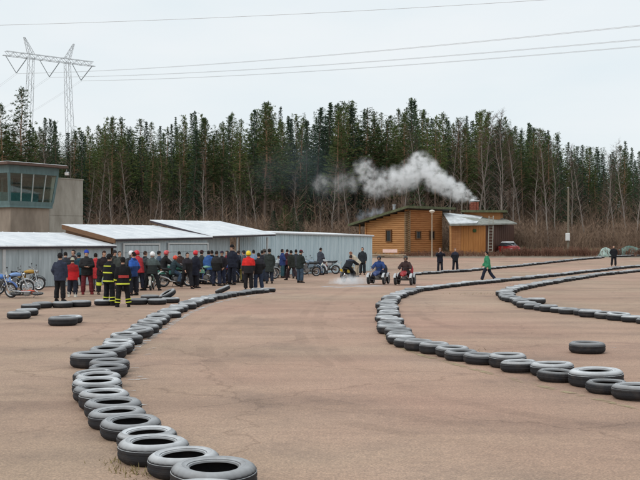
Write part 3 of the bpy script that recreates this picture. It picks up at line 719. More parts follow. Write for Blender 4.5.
# lamp post
lp = U(432, 253, 105); lp.z = g(105)
post = thing('lamp_post', 'tall pale lamp post with a mushroom shade before the cabin', 'lamp post', lp)
h = U(432, 213, 105).z - lp.z
mb = MB(); mb.tube([(0, 0, 0), (0, 0, h*.25), (0, 0, h)], [.075, .06, .045], 10); mb.tube([(0, 0, 0), (0, 0, .25)], .11, 10); obj('pole', mb, mat('pole_paint', (.36, .31, .24), .6), post)
mb = MB(); mb.lathe([(.05, h-.05), (.12, h), (.30, h+.16), (.31, h+.22), (.20, h+.30), (.06, h+.34)], 16); mb.smooth = True; obj('lamp_shade', mb, mat('opal_shade', (.62, .58, .50), .4), post)

# ------------------------------------------------------------------ roadside pieces
up_ = U(568, 250, 112); up_.z = g(112)
pole = thing('utility_pole', 'slim wooden pole with a white box near its foot at the forest edge', 'pole', up_)
hh = U(568, 188, 112).z - up_.z
mb = MB(); mb.tube([(0, 0, 0), (.03, 0, hh*.5), (.05, 0, hh)], [.14, .12, .09], 8); obj('shaft', mb, wood('weathered_pole', (.13, .11, .085), (.22, .19, .14)), pole)
mb = MB(); zb = U(567, 237, 112).z - up_.z; mb.box((-.1, -.24, zb), (.46, .26, .85), None, .03); obj('box', mb, mat('white_cabinet', (.72, .73, .72), .5, .05), pole)
mb = MB(); mb.box((-.1, -.385, zb), (.36, .02, .72), None, .004); obj('box_door', mb, mat('white_cabinet_door', (.66, .67, .66), .5, .05), pole)
mb = MB(); mb.tube([(0, 0, hh), (0, 0, hh+.08)], [.11, .06], 8); obj('cap', mb, steel, pole)
# tarpaulin-covered heaps
def heap(px, py, d, rx, ry, hz, m, label, seed):
    c = U(px, py, d); c.z = g(d) - .05; rr = random.Random(seed); mb = MB(); n, k = 20, 7; rings = []
    ph = [rr.uniform(0, 6.28) for _ in range(6)]
    for i in range(k):
        t = i/(k-1); rad = math.cos(t*math.pi/2)**.6 if i < k-1 else .04
        rings.append([Vector((rx*rad*(1+.22*math.sin(3*a+ph[0]+t*2)+.12*math.sin(7*a+ph[1]+t*5)) * math.cos(a), ry*rad*(1+.14*math.sin(2*a+ph[2]))*math.sin(a), hz*(t**.8)*(1+.28*math.sin(3*a+ph[3]+t*2)))) for a in [2*math.pi*j/n for j in range(n)]])
    mb.rings(rings); mb.smooth = True
    o = obj('tarpaulin_heap', mb, m, None, c); return tag(o, label, 'tarpaulin heap', 'covered heaps at the lot edge')
teal_tarp = mat('green_tarpaulin', (.06, .12, .10), .5, scale=4, col2=(.20, .29, .25), bump=.6, bscale=6)
pale_tarp = mat('pale_tarpaulin', (.22, .33, .29), .5, scale=3, col2=(.44, .54, .50), bump=.6, bscale=6)
heap(605.5, 256, 108, .85, .6, .85, pale_tarp, 'pale green tarpaulin heap just beside the dark standing person', 1)
heap(628, 256, 109, 1.7, .8, .95, teal_tarp, 'dark green tarpaulin heap at the photo\'s edge behind the far tyres', 2)
# timber by the cabin
tm = thing('timber_pile', 'low pile of pale planks in front of the log cabin', 'timber pile', (0, 0, 0))
rr = random.Random(5); tw = wood('bleached_plank', (.33, .25, .17), (.5, .41, .30), (1, 1, 1))
for k in range(12):
    c = U(386+rr.uniform(-8, 12), 252, 104.6 - .22*(k % 3)); c.z = g(c.y) + .10 + .11*(k//4); mb = MB()
    mb.box((0, 0, 0), (rr.uniform(1.8, 3.0), .2, .09), None, .01); obj('plank', mb, tw, tm, c, (0, rr.uniform(-.03, .03), rr.uniform(-.12, .12)))
bd = thing('notice_board', 'small pinkish board propped on the plank pile', 'board', U(390, 251, 103.2))
mb = MB(); mb.box((0, 0, 0), (1.5, .05, .42), Matrix.Rotation(-.5, 3, 'X'), .01); obj('panel', mb, mat('pink_white_board', (.62, .42, .36), .6, .1), bd)
mb = MB(); mb.tube([(-.5, .05, -.4), (-.5, .05, 0)], .03, 6); mb.tube([(.5, .05, -.4), (.5, .05, 0)], .03, 6); obj('support', mb, tw, bd)
# red car behind the hedge
car = thing('parked_car', 'red car with a snow-covered roof parked at the cabin\'s end', 'car', (U(509, 250, 112.5).x, 112.5, g(112.5)+.02), R(192))
car.scale = (.93, .93, .93)
def loft_car(secs, m, name, parent):
    mb = MB(); rings = []
    for y, w, z0, z1, wt in secs: rings.append([Vector((-w, y, z0)), Vector((w, y, z0)), Vector((w*1.02, y, (z0+z1)/2)), Vector((wt, y, z1)), Vector((-wt, y, z1)), Vector((-w*1.02, y, (z0+z1)/2))])
    mb.rings(rings); return obj(name, autosmooth(mb.mesh(name), 50), m, parent)
red = paint((150, 22, 28), .3)
loft_car([(-2.05, .66, .38, .72, .60), (-1.95, .78, .28, .90, .72), (-1.2, .84, .24, .98, .77), (0, .85, .24, .97, .78), (1.0, .84, .24, .95, .77), (1.9, .76, .28, .80, .68), (2.05, .62, .40, .66, .56)], red, 'body', car)
cb = loft_car([(-1.75, .72, .95, 1.0, .68), (-1.15, .74, .95, 1.38, .56), (-.9, .75, .95, 1.43, .58), (.3, .75, .95, 1.42, .58), (1.1, .74, .95, .99, .7)], mat('car_glass', (.03, .035, .04), .08, .1), 'cabin_glass', car)
mb = MB(); mb.hexa([(-.58, -1.15, 1.40), (.58, -1.15, 1.40), (.58, .32, 1.43), (-.58, .32, 1.43), (-.5, -1.0, 1.53), (.5, -1.0, 1.53), (.5, .2, 1.53), (-.5, .2, 1.53)]); obj('roof_snow', mb, snow_mat, car)
mb = MB(); mb.hexa([(-.66, 1.05, .99), (.66, 1.05, .99), (.62, 1.75, .86), (-.62, 1.75, .86), (-.6, 1.08, 1.05), (.6, 1.08, 1.05), (.55, 1.7, .92), (-.55, 1.7, .92)]); obj('bonnet', mb, red, car)
for sx in (-1, 1):
    for y in (-1.25, 1.3):
        Mx = Matrix.Rotation(R(90), 3, 'Y'); mb = MB()
        mb.lathe([(.17, -.09), (.27, -.09), (.31, -.06), (.31, .06), (.27, .09), (.17, .09)], 18, Mx, closed=True)
        w_ = obj('wheel', mb, mat('black_rubber', (.022, .022, .024), .7), car, (sx*.78, y, .31)); mb = MB(); mb.lathe([(.02, -.07), (.17, -.08), (.18, 0), (.17, .08), (.02, .07)], 14, Mx); obj('rim', mb, steel, w_)
    mb = MB(); mb.box((sx*.55, 2.0, .62), (.26, .1, .16), None, .02); obj('headlight', mb, mat('lamp_glass', (.85, .87, .88), .15), car)
    mb = MB(); mb.box((sx*.62, -1.98, .72), (.2, .1, .16), None, .02); obj('tail_light', mb, paint((140, 8, 10), .2), car)
# ------------------------------------------------------------------ pylon and power lines
galv = mat('lattice_steel', (.50, .52, .54), .6, .1, 3, metal=.1)
pyl = thing('power_pylon', 'tall lattice portal pylon with V-shaped insulators above the trees', 'pylon', (0, 0, 0))
PL, PR = Vector((-63.5, 200, 39.8)), Vector((-47.9, 212.8, 39.8)); AX = (PR-PL).normalized(); AN = Vector((AX.y, -AX.x, 0))
def PA(f, z=0.0, n=0.0): return PL.lerp(PR, f) + Vector((0, 0, z)) + AN*n
def truss(name, pts, widths, bars=.05, diag=.03, steps=10, lateral=AX, parent=pyl):
    """four chords with zigzag bracing between two ends"""
    (a, b), (wa, wb) = pts, widths; mb = MB(); c = []
    for i in range(steps+1):
        t = i/steps; p = a.lerp(b, t); w = wa + (wb-wa)*t
        c.append([p + lateral*w/2*sx + AN*w/2*sy for sx, sy in ((-1, -1), (1, -1), (1, 1), (-1, 1))])
    for k in range(4): mb.tube([q[k] for q in c], bars, 4)
    for i in range(steps):
        for k in range(4):
            j = (k+1) % 4; mb.tube([c[i][k], c[i+1][j]] if i % 2 else [c[i][j], c[i+1][k]], diag, 3, cap=False)
    return obj(name, mb, galv, parent)
mb = MB()
for n_ in (-.6, .6):
    mb.tube([PA(0, 0, n_*.3), PA(.06, 0, n_), PA(.94, 0, n_), PA(1, 0, n_*.3)], .06, 4); mb.tube([PA(.03, .9, n_*.6), PA(.97, .9, n_*.6)], .05, 4)
    for i in range(22):
        f = .03 + .94*i/22; f2 = .03 + .94*(i+1)/22
        mb.tube([PA(f, 0 if i % 2 else .9, n_*.8), PA(f2, .9 if i % 2 else 0, n_*.8)], .04, 3, cap=False)
for i in range(23): f = .03 + .94*i/22; mb.tube([PA(f, 0, -.6), PA(f, 0, .6)], .035, 3, cap=False)
obj('crossarm', mb, galv, pyl)
for f, df in ((.295, -.07), (.685, .07)):
    top = PA(f, .4); bot = PA(f+df, 0); bot.z = 6; truss('mast', (top, bot), (1.0, 1.7), .055, .028, 26)
    pk = PA(f + df*1.05, 4.2); truss('peak', (PA(f, .9), pk), (1.1, .25), .05, .028, 8)
for fa, fm, fb in ((.03, .14, .25), (.385, .49, .60), (.74, .84, .965)):
    mb = MB(); vb = PA(fm, -3.3)
    for f in (fa, fb):
        a = PA(f, -.05); n_ = 22
        for i in range(n_):
            t0, t1 = i/n_, (i+.55)/n_; mb.tube([a.lerp(vb, t0), a.lerp(vb, t1)], .10, 6)
        mb.tube([a, vb], .03, 4)
    obj('insulator', mb, mat('insulator_glass', (.16, .19, .2), .3), pyl)
wire = mat('conductor', (.5, .51, .52), .6, .05)
LD = Vector((.634, -.772, 0))
for k, fm in enumerate((.14, .49, .84)):
    v0 = PA(fm, -3.4); mb = MB()
    for off in (-.22, .22):
        pts = [v0 + LD*s + AX*off + Vector((0, 0, -(.075 if k < 2 else .071)*s - 4*3.65*(s/300)*(1-s/300))) for s in range(0, 301, 10)]
        pts2 = [v0 - LD*s + AX*off + Vector((0, 0, -4*13*(s/300)*(1-s/300))) for s in range(0, 200, 10)]
        mb.tube(pts, .018, 4); mb.tube(pts2, .012, 4)
    tag(obj('power_line', mb, wire), ('uppermost', 'middle', 'lowest')[k] + ' of the three twin power lines running from the pylon to the right', 'power line', 'conductors on the pylon')
mb = MB(); qa, qb = U(0, 25, 91), U(540, 0, 81.7); dv = qb-qa
pts = []
for i in range(-20, 41):
    s = i/20; p = qa + dv*s; p.z = qa.z + (qb.z-qa.z)*s + .9*(s*s - s); pts.append(p)
mb.tube(pts, .019, 4); tag(obj('power_line', mb, wire), 'single overhead line crossing the top of the sky', 'power line')

# ------------------------------------------------------------------ trees
def foliage(name, c1, c2, trans=.25):
    m = bpy.data.materials.new(name); m.use_nodes = True; N, L = m.node_tree.nodes, m.node_tree.links
    b = N['Principled BSDF']; b.inputs['Roughness'].default_value = .75; b.inputs['Specular IOR Level'].default_value = .25
    ge = N.new('ShaderNodeNewGeometry'); oi = N.new('ShaderNodeObjectInfo'); n = N.new('ShaderNodeTexNoise'); n.inputs['Scale'].default_value = .9
    t = N.new('ShaderNodeTexCoord'); L.new(t.outputs['Object'], n.inputs['Vector'])
    ad = N.new('ShaderNodeMath'); ad.operation = 'ADD'; L.new(n.outputs[0], ad.inputs[0])
    mr = N.new('ShaderNodeMapRange'); mr.inputs['To Min'].default_value = -.32; mr.inputs['To Max'].default_value = .32; L.new(oi.outputs['Random'], mr.inputs['Value']); L.new(mr.outputs[0], ad.inputs[1])
    r = N.new('ShaderNodeValToRGB'); r.color_ramp.elements[0].position = .25; r.color_ramp.elements[1].position = .75
    r.color_ramp.elements[0].color = (*c1, 1); r.color_ramp.elements[1].color = (*c2, 1)
    L.new(ad.outputs[0], r.inputs[0]); L.new(r.outputs[0], b.inputs['Base Color'])
    return m
pine_green = foliage('pine_needles', (.042, .070, .024), (.104, .140, .042))
spruce_green = foliage('spruce_needles', (.026, .054, .032), (.060, .096, .044))
def bark(name, low, high, zsplit):
    m = bpy.data.materials.new(name); m.use_nodes = True; N, L = m.node_tree.nodes, m.node_tree.links
    b = N['Principled BSDF']; b.inputs['Roughness'].default_value = .9
    t = N.new('ShaderNodeTexCoord'); sp = N.new('ShaderNodeSeparateXYZ'); L.new(t.outputs['Object'], sp.inputs[0])
    n = N.new('ShaderNodeTexNoise'); n.inputs['Scale'].default_value = 1.3; n.inputs['Detail'].default_value = 5
    mp_ = N.new('ShaderNodeMapping'); mp_.inputs['Scale'].default_value = (4, 4, .8); L.new(t.outputs['Object'], mp_.inputs[0]); L.new(mp_.outputs[0], n.inputs['Vector'])
    ma = N.new('ShaderNodeMath'); ma.operation = 'MULTIPLY_ADD'; ma.inputs[1].default_value = 5; L.new(n.outputs[0], ma.inputs[0]); L.new(sp.outputs['Z'], ma.inputs[2])
    mr = N.new('ShaderNodeMapRange'); mr.inputs['From Min'].default_value = zsplit; mr.inputs['From Max'].default_value = zsplit+5; L.new(ma.outputs[0], mr.inputs['Value'])
    x = N.new('ShaderNodeMix'); x.data_type = 'RGBA'; x.inputs[6].default_value = (*low, 1); x.inputs[7].default_value = (*high, 1); L.new(mr.outputs[0], x.inputs[0])
    x2 = N.new('ShaderNodeMix'); x2.data_type = 'RGBA'; x2.blend_type = 'MULTIPLY'; x2.inputs[0].default_value = .6
    r = N.new('ShaderNodeValToRGB'); r.color_ramp.elements[0].color = (.45, .45, .45, 1); r.color_ramp.elements[1].color = (1.4, 1.4, 1.4, 1); L.new(n.outputs[0], r.inputs[0])
    L.new(x.outputs[2], x2.inputs[6]); L.new(r.outputs[0], x2.inputs[7]); L.new(x2.outputs[2], b.inputs['Base Color']); return m
pine_bark = bark('pine_bark', (.15, .112, .088), (.25, .145, .08), 9)
spruce_bark = bark('spruce_bark', (.075, .058, .048), (.10, .075, .058), 9)
birch_bark = bark('birch_bark', (.31, .28, .25), (.27, .23, .20), 4)
twig_mat = mat('bare_twigs', (.095, .062, .048), .9, .25, 2)
def tuft(mb, p, d, ln, wd, rr, k):
    for _ in range(k):
        e = (d + Vector((rr.gauss(0, .55), rr.gauss(0, .55), rr.gauss(0, .38)))).normalized()*ln*rr.uniform(.6, 1.15)
        s = e.cross(Vector((rr.gauss(0, 1), rr.gauss(0, 1), rr.gauss(0, 1)))).normalized()*wd
        q = p + Vector((rr.gauss(0, .08), rr.gauss(0, .08), rr.gauss(0, .06)))
        mb.tri(q-s*.55, q+s*.55, q+e) if rr.random() < .5 else mb.quad(q-s*.3, q+e*.55-s, q+e, q+e*.5+s)
def conifer(seed, kind):
    """reference height 20 m; returns trunk (with limbs) and crown meshes"""
    rr = random.Random(seed); H = 20.0; tr, cr2 = MB(), MB()
    bend = [Vector((rr.gauss(0, .10), rr.gauss(0, .10), 0)) for _ in range(9)]; pts = []; acc = Vector((0, 0, -.6))
    for i in range(9): pts.append(Vector((acc.x, acc.y, -.6 + (H+.5)*i/8))); acc += bend[i]
    r0 = .19 if kind == 'pine' else .20
    tr.tube(pts, [r0*(1.25 if i == 0 else 1-i/8.6) for i in range(9)], 7)
    def axis(z):
        t = max(0, min(7.999, (z+.6)/(H+.5)*8)); i = int(t); return pts[i].lerp(pts[i+1], t-i)
    if kind == 'pine':
        base = H*rr.uniform(.30, .52); nb = rr.randint(104, 124)
        lop = rr.uniform(0, 6.28)
        for b in range(nb):
            t = (b+rr.random())/nb; z = base + (H-base)*t
            prof = (.6 + 1.6*min(1, t*3.6)) * (1-t)**1.0 + .02
            a = b*2.399 + rr.uniform(-.5, .5); L_ = 1.35*prof*rr.uniform(.55, 1.15)*(1+.22*math.cos(a-lop)) + .10
            up = .05 + .45*t + rr.uniform(-.15, .15); d = Vector((math.cos(a), math.sin(a), up)).normalized(); o = axis(z)
            tip = o + d*L_
            tr.tube([o, o.lerp(tip, .9)], [.045*(1.1-t), .012], 3, cap=False)
            m_ = max(2, int(L_*3.4))
            for k in range(m_):
                f = .35 + .65*(k+rr.random())/m_; tuft(cr2, o.lerp(tip, f) + Vector((rr.gauss(0, .16), rr.gauss(0, .16), rr.gauss(0, .10))), d + Vector((0, 0, .25)), .40*(1-.42*t), .07*(1-.25*t), rr, 8)
        for b in range(rr.randint(6, 11)):
            z = base*rr.uniform(.45, 1); a = rr.uniform(0, 6.28); o = axis(z); tr.tube([o, o + Vector((math.cos(a), math.sin(a), rr.uniform(-.3, .3)))*rr.uniform(.4, 1.1)], [.025, .008], 3, cap=False)
        [tuft(cr2, axis(H-.25-.35*k), Vector((0, 0, 1.4)), .55, .06, rr, 6) for k in range(4)]
    else:
        base = H*rr.uniform(.10, .30); nb = rr.randint(140, 160)
        for b in range(nb):
            t = (b+rr.random())/nb; z = base + (H-base)*t; a = b*2.399 + rr.uniform(-.5, .5)
            L_ = (2.35*(1-t)**1.0 + .08)*rr.uniform(.6, 1.12)*(min(1, .45+t*4))
            d = Vector((math.cos(a), math.sin(a), -.32 + .75*t*t)).normalized(); o = axis(z); tip = o + d*L_
            tr.tube([o, o.lerp(tip, .9)], [.03*(1.1-t), .008], 3, cap=False)
            m_ = max(2, int(L_*3.8))
            for k in range(m_):
                f = .2 + .8*(k+rr.random())/m_; tuft(cr2, o.lerp(tip, f), d + Vector((0, 0, -.25)), .38*(1-.3*t), .068, rr, 8)
        [tuft(cr2, axis(H-.3-.35*k), Vector((0, 0, 1.6)), .5, .05, rr, 6) for k in range(4)]
    return tr.mesh('trunk'), cr2.mesh('crown')
def birch(seed, H=16.0, spread=1.0):
    rr = random.Random(seed); tr, cr2 = MB(), MB(); pts = []; acc = Vector((0, 0, 0)); dr = Vector((rr.gauss(0, .16), rr.gauss(0, .16), 0))
    for i in range(9): pts.append(Vector((acc.x, acc.y, -.5 + (H+.3)*i/8))); acc += Vector((rr.gauss(0, .14), rr.gauss(0, .14), 0)) + dr
    tr.tube(pts, [.13*(1.2 if i == 0 else 1-i/8.8) for i in range(9)], 7)
    for b in range(34):
        t = .28 + .70*(b+rr.random())/34; i = min(7, int(t*8)); o = pts[i].lerp(pts[i+1], t*8-i); a = b*2.4 + rr.uniform(-.6, .6)
        L_ = spread*(2.6*(1-t)+.7)*rr.uniform(.6, 1.15); d = Vector((math.cos(a)*.62, math.sin(a)*.62, 1)).normalized(); mid = o + d*L_*.55; tip = o + d*L_ + Vector((math.cos(a), math.sin(a), -.1))*L_*.28
        tr.tube([o, mid, tip], [.038*(1.1-t), .022*(1.1-t)+.004, .005], 4, cap=False)
        for _ in range(14):
            f = rr.uniform(.25, 1); p = o.lerp(mid, f*1.8) if f < .55 else mid.lerp(tip, (f-.55)/.45)
            e = (d + Vector((rr.gauss(0, .6), rr.gauss(0, .6), rr.gauss(0, .4)))).normalized()*rr.uniform(.35, .95); s = e.cross(Vector((rr.gauss(0, 1), rr.gauss(0, 1), rr.gauss(0, 1)))).normalized()*.013
            cr2.tri(p-s, p+s, p+e)
            for _ in range(3):
                q = p + e*rr.uniform(.3, .9); e2 = (e.normalized() + Vector((rr.gauss(0, .5), rr.gauss(0, .5), rr.gauss(0, .4)))).normalized()*rr.uniform(.2, .5); cr2.tri(q-s*.6, q+s*.6, q+e2)
    return tr.mesh('trunk'), cr2.mesh('crown')
PINES = [conifer(100+i, 'pine') for i in range(7)]
SPRUCES = [conifer(200+i, 'spruce') for i in range(6)]
BIRCHES = [birch(300+i) for i in range(6)]
rf_ = random.Random(21)
def zg(x, y): return zground(x, y)
def tree(kind, x, y, H, label, group=None, wide=1.0, lib=None, i=None):
    lib, cat, mb_, mc, ref, nm = {'pine': (PINES, 'pine tree', pine_bark, pine_green, 20, 'pine_tree'), 'spruce': (SPRUCES, 'spruce tree', spruce_bark, spruce_green, 20, 'spruce_tree'),
                              'birch': (BIRCHES, 'bare tree', birch_bark, twig_mat, 16, 'bare_tree')}[kind]
    a, b = lib[rf_.randrange(len(lib)) if i is None else i]
    t = thing(nm, label, cat, (x, y, zg(x, y)-.1), rf_.uniform(0, 6.28), group); s = H/ref; w = s*wide*rf_.uniform(.9, 1.1); t.scale = (w, w, s)
    obj('trunk', a, mb_, t); obj('crown', b, mc, t); return t
SKY = [(-40, 128), (0, 122), (60, 128), (90, 125), (130, 122), (180, 118), (240, 113), (285, 106), (350, 107), (430, 110), (500, 117), (535, 124), (556, 138), (580, 142), (610, 146), (640, 146), (700, 145)]
def skyline(px):
    for (a, ya), (b, yb) in zip(SKY, SKY[1:]):
        if px <= b: return ya + (yb-ya)*(px-a)/(b-a)
    return 150
def section(px):
    return 'behind the tower and sheds' if px < 150 else 'above the white shed roofs' if px < 300 else 'behind the log cabin' if px < 520 else 'at the right end of the forest'
cnt = 0
for row, (y0, y1, step) in enumerate(((138, 146, 9.5), (147, 156, 8.5), (157, 168, 8.0), (169, 182, 8.0))):
    px = -22 + rf_.uniform(0, 5)
    while px < 665:
        y = rf_.uniform(y0, y1); x = (px-320)/FPX*y
        dens = 1.0
        kind = 'spruce' if rf_.random() < (.42 + .3*math.sin(px*.045) if px < 545 else .7) else 'pine'
        yt = skyline(px) + 5*math.sin(px*.085+1) + 4*math.sin(px*.21) + abs(rf_.gauss(0, 11)) - 4 + (0, 3, 2, 0)[row] + (rf_.uniform(4, 22) if rf_.random() < .3 else 0)
        H = CAM_H + (HOR-yt)/FPX*y - zg(x, y)
        if rf_.random() < dens:
            tree(kind, x, y, H, {'pine': 'tall dark green pine with a bare trunk ', 'spruce': 'dark pointed spruce clothed low down '}[kind] + section(px), 'conifers of the forest edge', rf_.uniform(.85, 1.6) if kind == 'pine' else rf_.uniform(.8, 1.3)); cnt += 1
        px += step*rf_.uniform(.65, 1.4)
# tall lone pines beside the pylon
for px, yt, y, lab in ((20.5, 88, 128, 'tallest lone pine standing in front of the pylon'), (1, 104, 126, 'pine cut by the photo\'s left edge beside the lone tall pine')):
    x = (px-320)/FPX*y; H = CAM_H + (HOR-yt)/FPX*y - zg(x, y); tree('pine', x, y, H, lab, None, 1.35, i=2)
# bare pale trees along the forest edge
for px, yt, y in ((98,150,134),(113,160,131),(136,150,133),(152,168,136),(181,165,130),(205,150,134),(222,178,131),(240,170,133),(263,160,136),(300,170,133),(331,160,131),(352,165,134),(380,158,136),(402,150,133),(430,128,138),(448,120,140),(462,126,136),(470,115,139),(487,130,134),(500,112,136),(506,120,133),(515,140,136),(528,128,138),(548,128,131),(556,140,134),(572,146,136),(590,158,132),(602,165,130),(614,152,134),(628,142,131),(635,160,128),(85,165,135),(70,140,136),(50,132,138),(34,120,140),(160,178,129),(250,190,127),(318,190,128),(536,155,130)):
    x = (px-320)/FPX*y; H = CAM_H + (HOR-yt)/FPX*y - zg(x, y)
    tree('birch', x, y, max(5, H), 'thin bare tree with a pale trunk ' + section(px), 'bare trees along the forest edge')
x = (652-320)/FPX*124; tree('birch', x, 124, 16.5, 'big bare tree cut by the photo\'s right edge', None, 1.25, i=3)
for px, yt, y, lab in ((274,210,118,'small young spruce behind the sheds, leftmost of a clump'),(284,205,120,'young spruce in the middle of the clump behind the sheds'),(294,207,119,'young spruce at the cabin side of the clump behind the sheds'),(300,214,117,'smallest young spruce of the clump behind the sheds'),(182,208,122,'little green spruce among brown scrub above the shed roofs')):
    x = (px-320)/FPX*y; H = CAM_H + (HOR-yt)/FPX*y - zg(x, y); tree('pine' if px == 284 else 'spruce', x, y, H, lab, 'young spruces', 2.3)
# far wood behind the edge trees: one mass
mb = MB(); rr = random.Random(77); V, Fc = [], []
srcs = []
for a, b in (PINES[:3] + SPRUCES[:3]):
    vs_ = [tuple(v.co) for v in b.vertices]; fs_ = [tuple(p.vertices) for p in b.polygons]
    keep = [f for k, f in enumerate(fs_) if k % 4 == 0]; srcs.append((vs_, keep))
def far_wood(name, idx, m, n, y0, y1):
    V, Fc = [], []
    for _ in range(n):
        y = rr.uniform(y0, y1); px = rr.uniform(-40, 690) if rr.random() < .7 else rr.uniform(500, 690); x = (px-320)/FPX*y; yt = skyline(px) + rr.uniform(2, 26); z0 = zground(x, y); H = CAM_H + (HOR-yt)/FPX*y - z0; s = H/20
        vs_, fs_ = srcs[rr.choice(idx)]; a = rr.uniform(0, 6.28); ca, sa = math.cos(a)*s*1.6, math.sin(a)*s*1.6; used = {}
        for f in fs_:
            q = []
            for k in f:
                if k not in used: used[k] = len(V); vx_, vy_, vz_ = vs_[k]; V.append((x+vx_*ca-vy_*sa, y+vx_*sa+vy_*ca, z0+vz_*s))
                q.append(used[k])
            Fc.append(tuple(q))
    o = MB(); o.v, o.f = V, Fc; return tag(obj(name, o, m), 'dense far conifers filling the forest behind its edge', 'forest', kind='stuff')
far_wood('forest', [0, 1, 2, 3, 4, 5], spruce_green, 330, 184, 222)
# brown scrub at the forest foot
def scrub(name, n, box, hs, m, label, seed, tw=9, wd=.014, zf=None):
    """bare stems with twigs: 24 clumps of unit height, set out many times in one mesh"""
    rr = random.Random(seed); src = []; Hm_ = (hs[0]+hs[1])/2
    for _ in range(24):
        mb = MB()
        for k in range(rr.randint(2, 4)):
            lean = Vector((rr.gauss(0, .22), rr.gauss(0, .22), 1)).normalized(); o = Vector((rr.gauss(0, .15)/Hm_, rr.gauss(0, .15)/Hm_, -.04)); h = rr.uniform(.6, 1); s = Vector((math.cos(k), math.sin(k), 0))*wd*1.6/Hm_
            tip = o + lean*h; mb.tri(o-s, o+s, tip)
            for _ in range(tw):
                f = rr.uniform(.2, .95); p = o.lerp(tip, f); e = Vector((rr.gauss(0, .6), rr.gauss(0, .6), rr.uniform(.3, 1.2))).normalized()*h*rr.uniform(.12, .34); s2 = e.cross(Vector((rr.gauss(0, 1), rr.gauss(0, 1), rr.gauss(0, 1)))).normalized()*wd*.8/Hm_; mb.tri(p-s2, p+s2, p+e)
        src.append(np.array(mb.v))
    V = []
    for _ in range(n):
        x, y = box(rr); z = zground(x, y) if zf is None else zf(x, y); H = rr.uniform(*hs); a = rr.uniform(0, 6.28); c, s = math.cos(a), math.sin(a)
        V.append(src[rr.randrange(24)] @ (np.array([[c, s, 0], [-s, c, 0], [0, 0, 1]])*H) + np.array([x, y, z]))
    return tag(obj(name, tri_soup(np.concatenate(V), name), m), label, 'scrub', kind='stuff')
def tri_soup(V, name):
    me = bpy.data.meshes.new(name); k = len(V); me.vertices.add(k); me.vertices.foreach_set('co', V.astype(np.float32).ravel())
    me.loops.add(k); me.loops.foreach_set('vertex_index', np.arange(k, dtype=np.int32)); me.polygons.add(k//3)
    me.polygons.foreach_set('loop_start', np.arange(0, k, 3, dtype=np.int32)); me.update(calc_edges=True); return me
scrub_mat = mat('brown_scrub', (.155, .104, .074), .95, scale=.3, col2=(.275, .19, .132))
scrub_red = mat('red_brown_scrub', (.13, .062, .042), .95, scale=.4, col2=(.21, .11, .075))
def boxer(x0, x1, y0, y1):
    def f(rr):
        y = rr.uniform(y0, y1); return rr.uniform(x0, x1)*y/130, y
    return f
scrub('undergrowth', 4200, boxer(-46, 46, 119, 138), (1.4, 4.4), scrub_mat, 'bare brown scrub along the foot of the forest', 31, 9, .022)
scrub('undergrowth', 2600, boxer(-48, 48, 135, 175), (3.5, 10.0), scrub_mat, 'tall bare brown saplings between the forest trunks', 32, 9, .022)
scrub('undergrowth', 700, lambda rr: (rr.uniform(20, 38), rr.uniform(107.5, 110.2)), (.5, 1.1), scrub_red, 'low red-brown shrubs in a strip behind the lot', 33, 12, .018, lambda x, y: g(y)+.1)
scrub('undergrowth', 260, lambda rr: (rr.uniform(8.5, 19.5), rr.uniform(107.0, 109)), (.3, .8), scrub_red, 'low bare shrubs in front of the cabin', 34, 10, .015, lambda x, y: g(y)+.08)
straw = mat('straw_grass', (.20, .15, .085), .95, scale=.5, col2=(.34, .27, .17))
scrub('dry_grass', 2200, lambda rr: (rr.uniform(-5, 44), rr.uniform(110, 121)), (.25, .6), straw, 'straw-coloured dry grass bank behind the lot', 35, 3, .02)

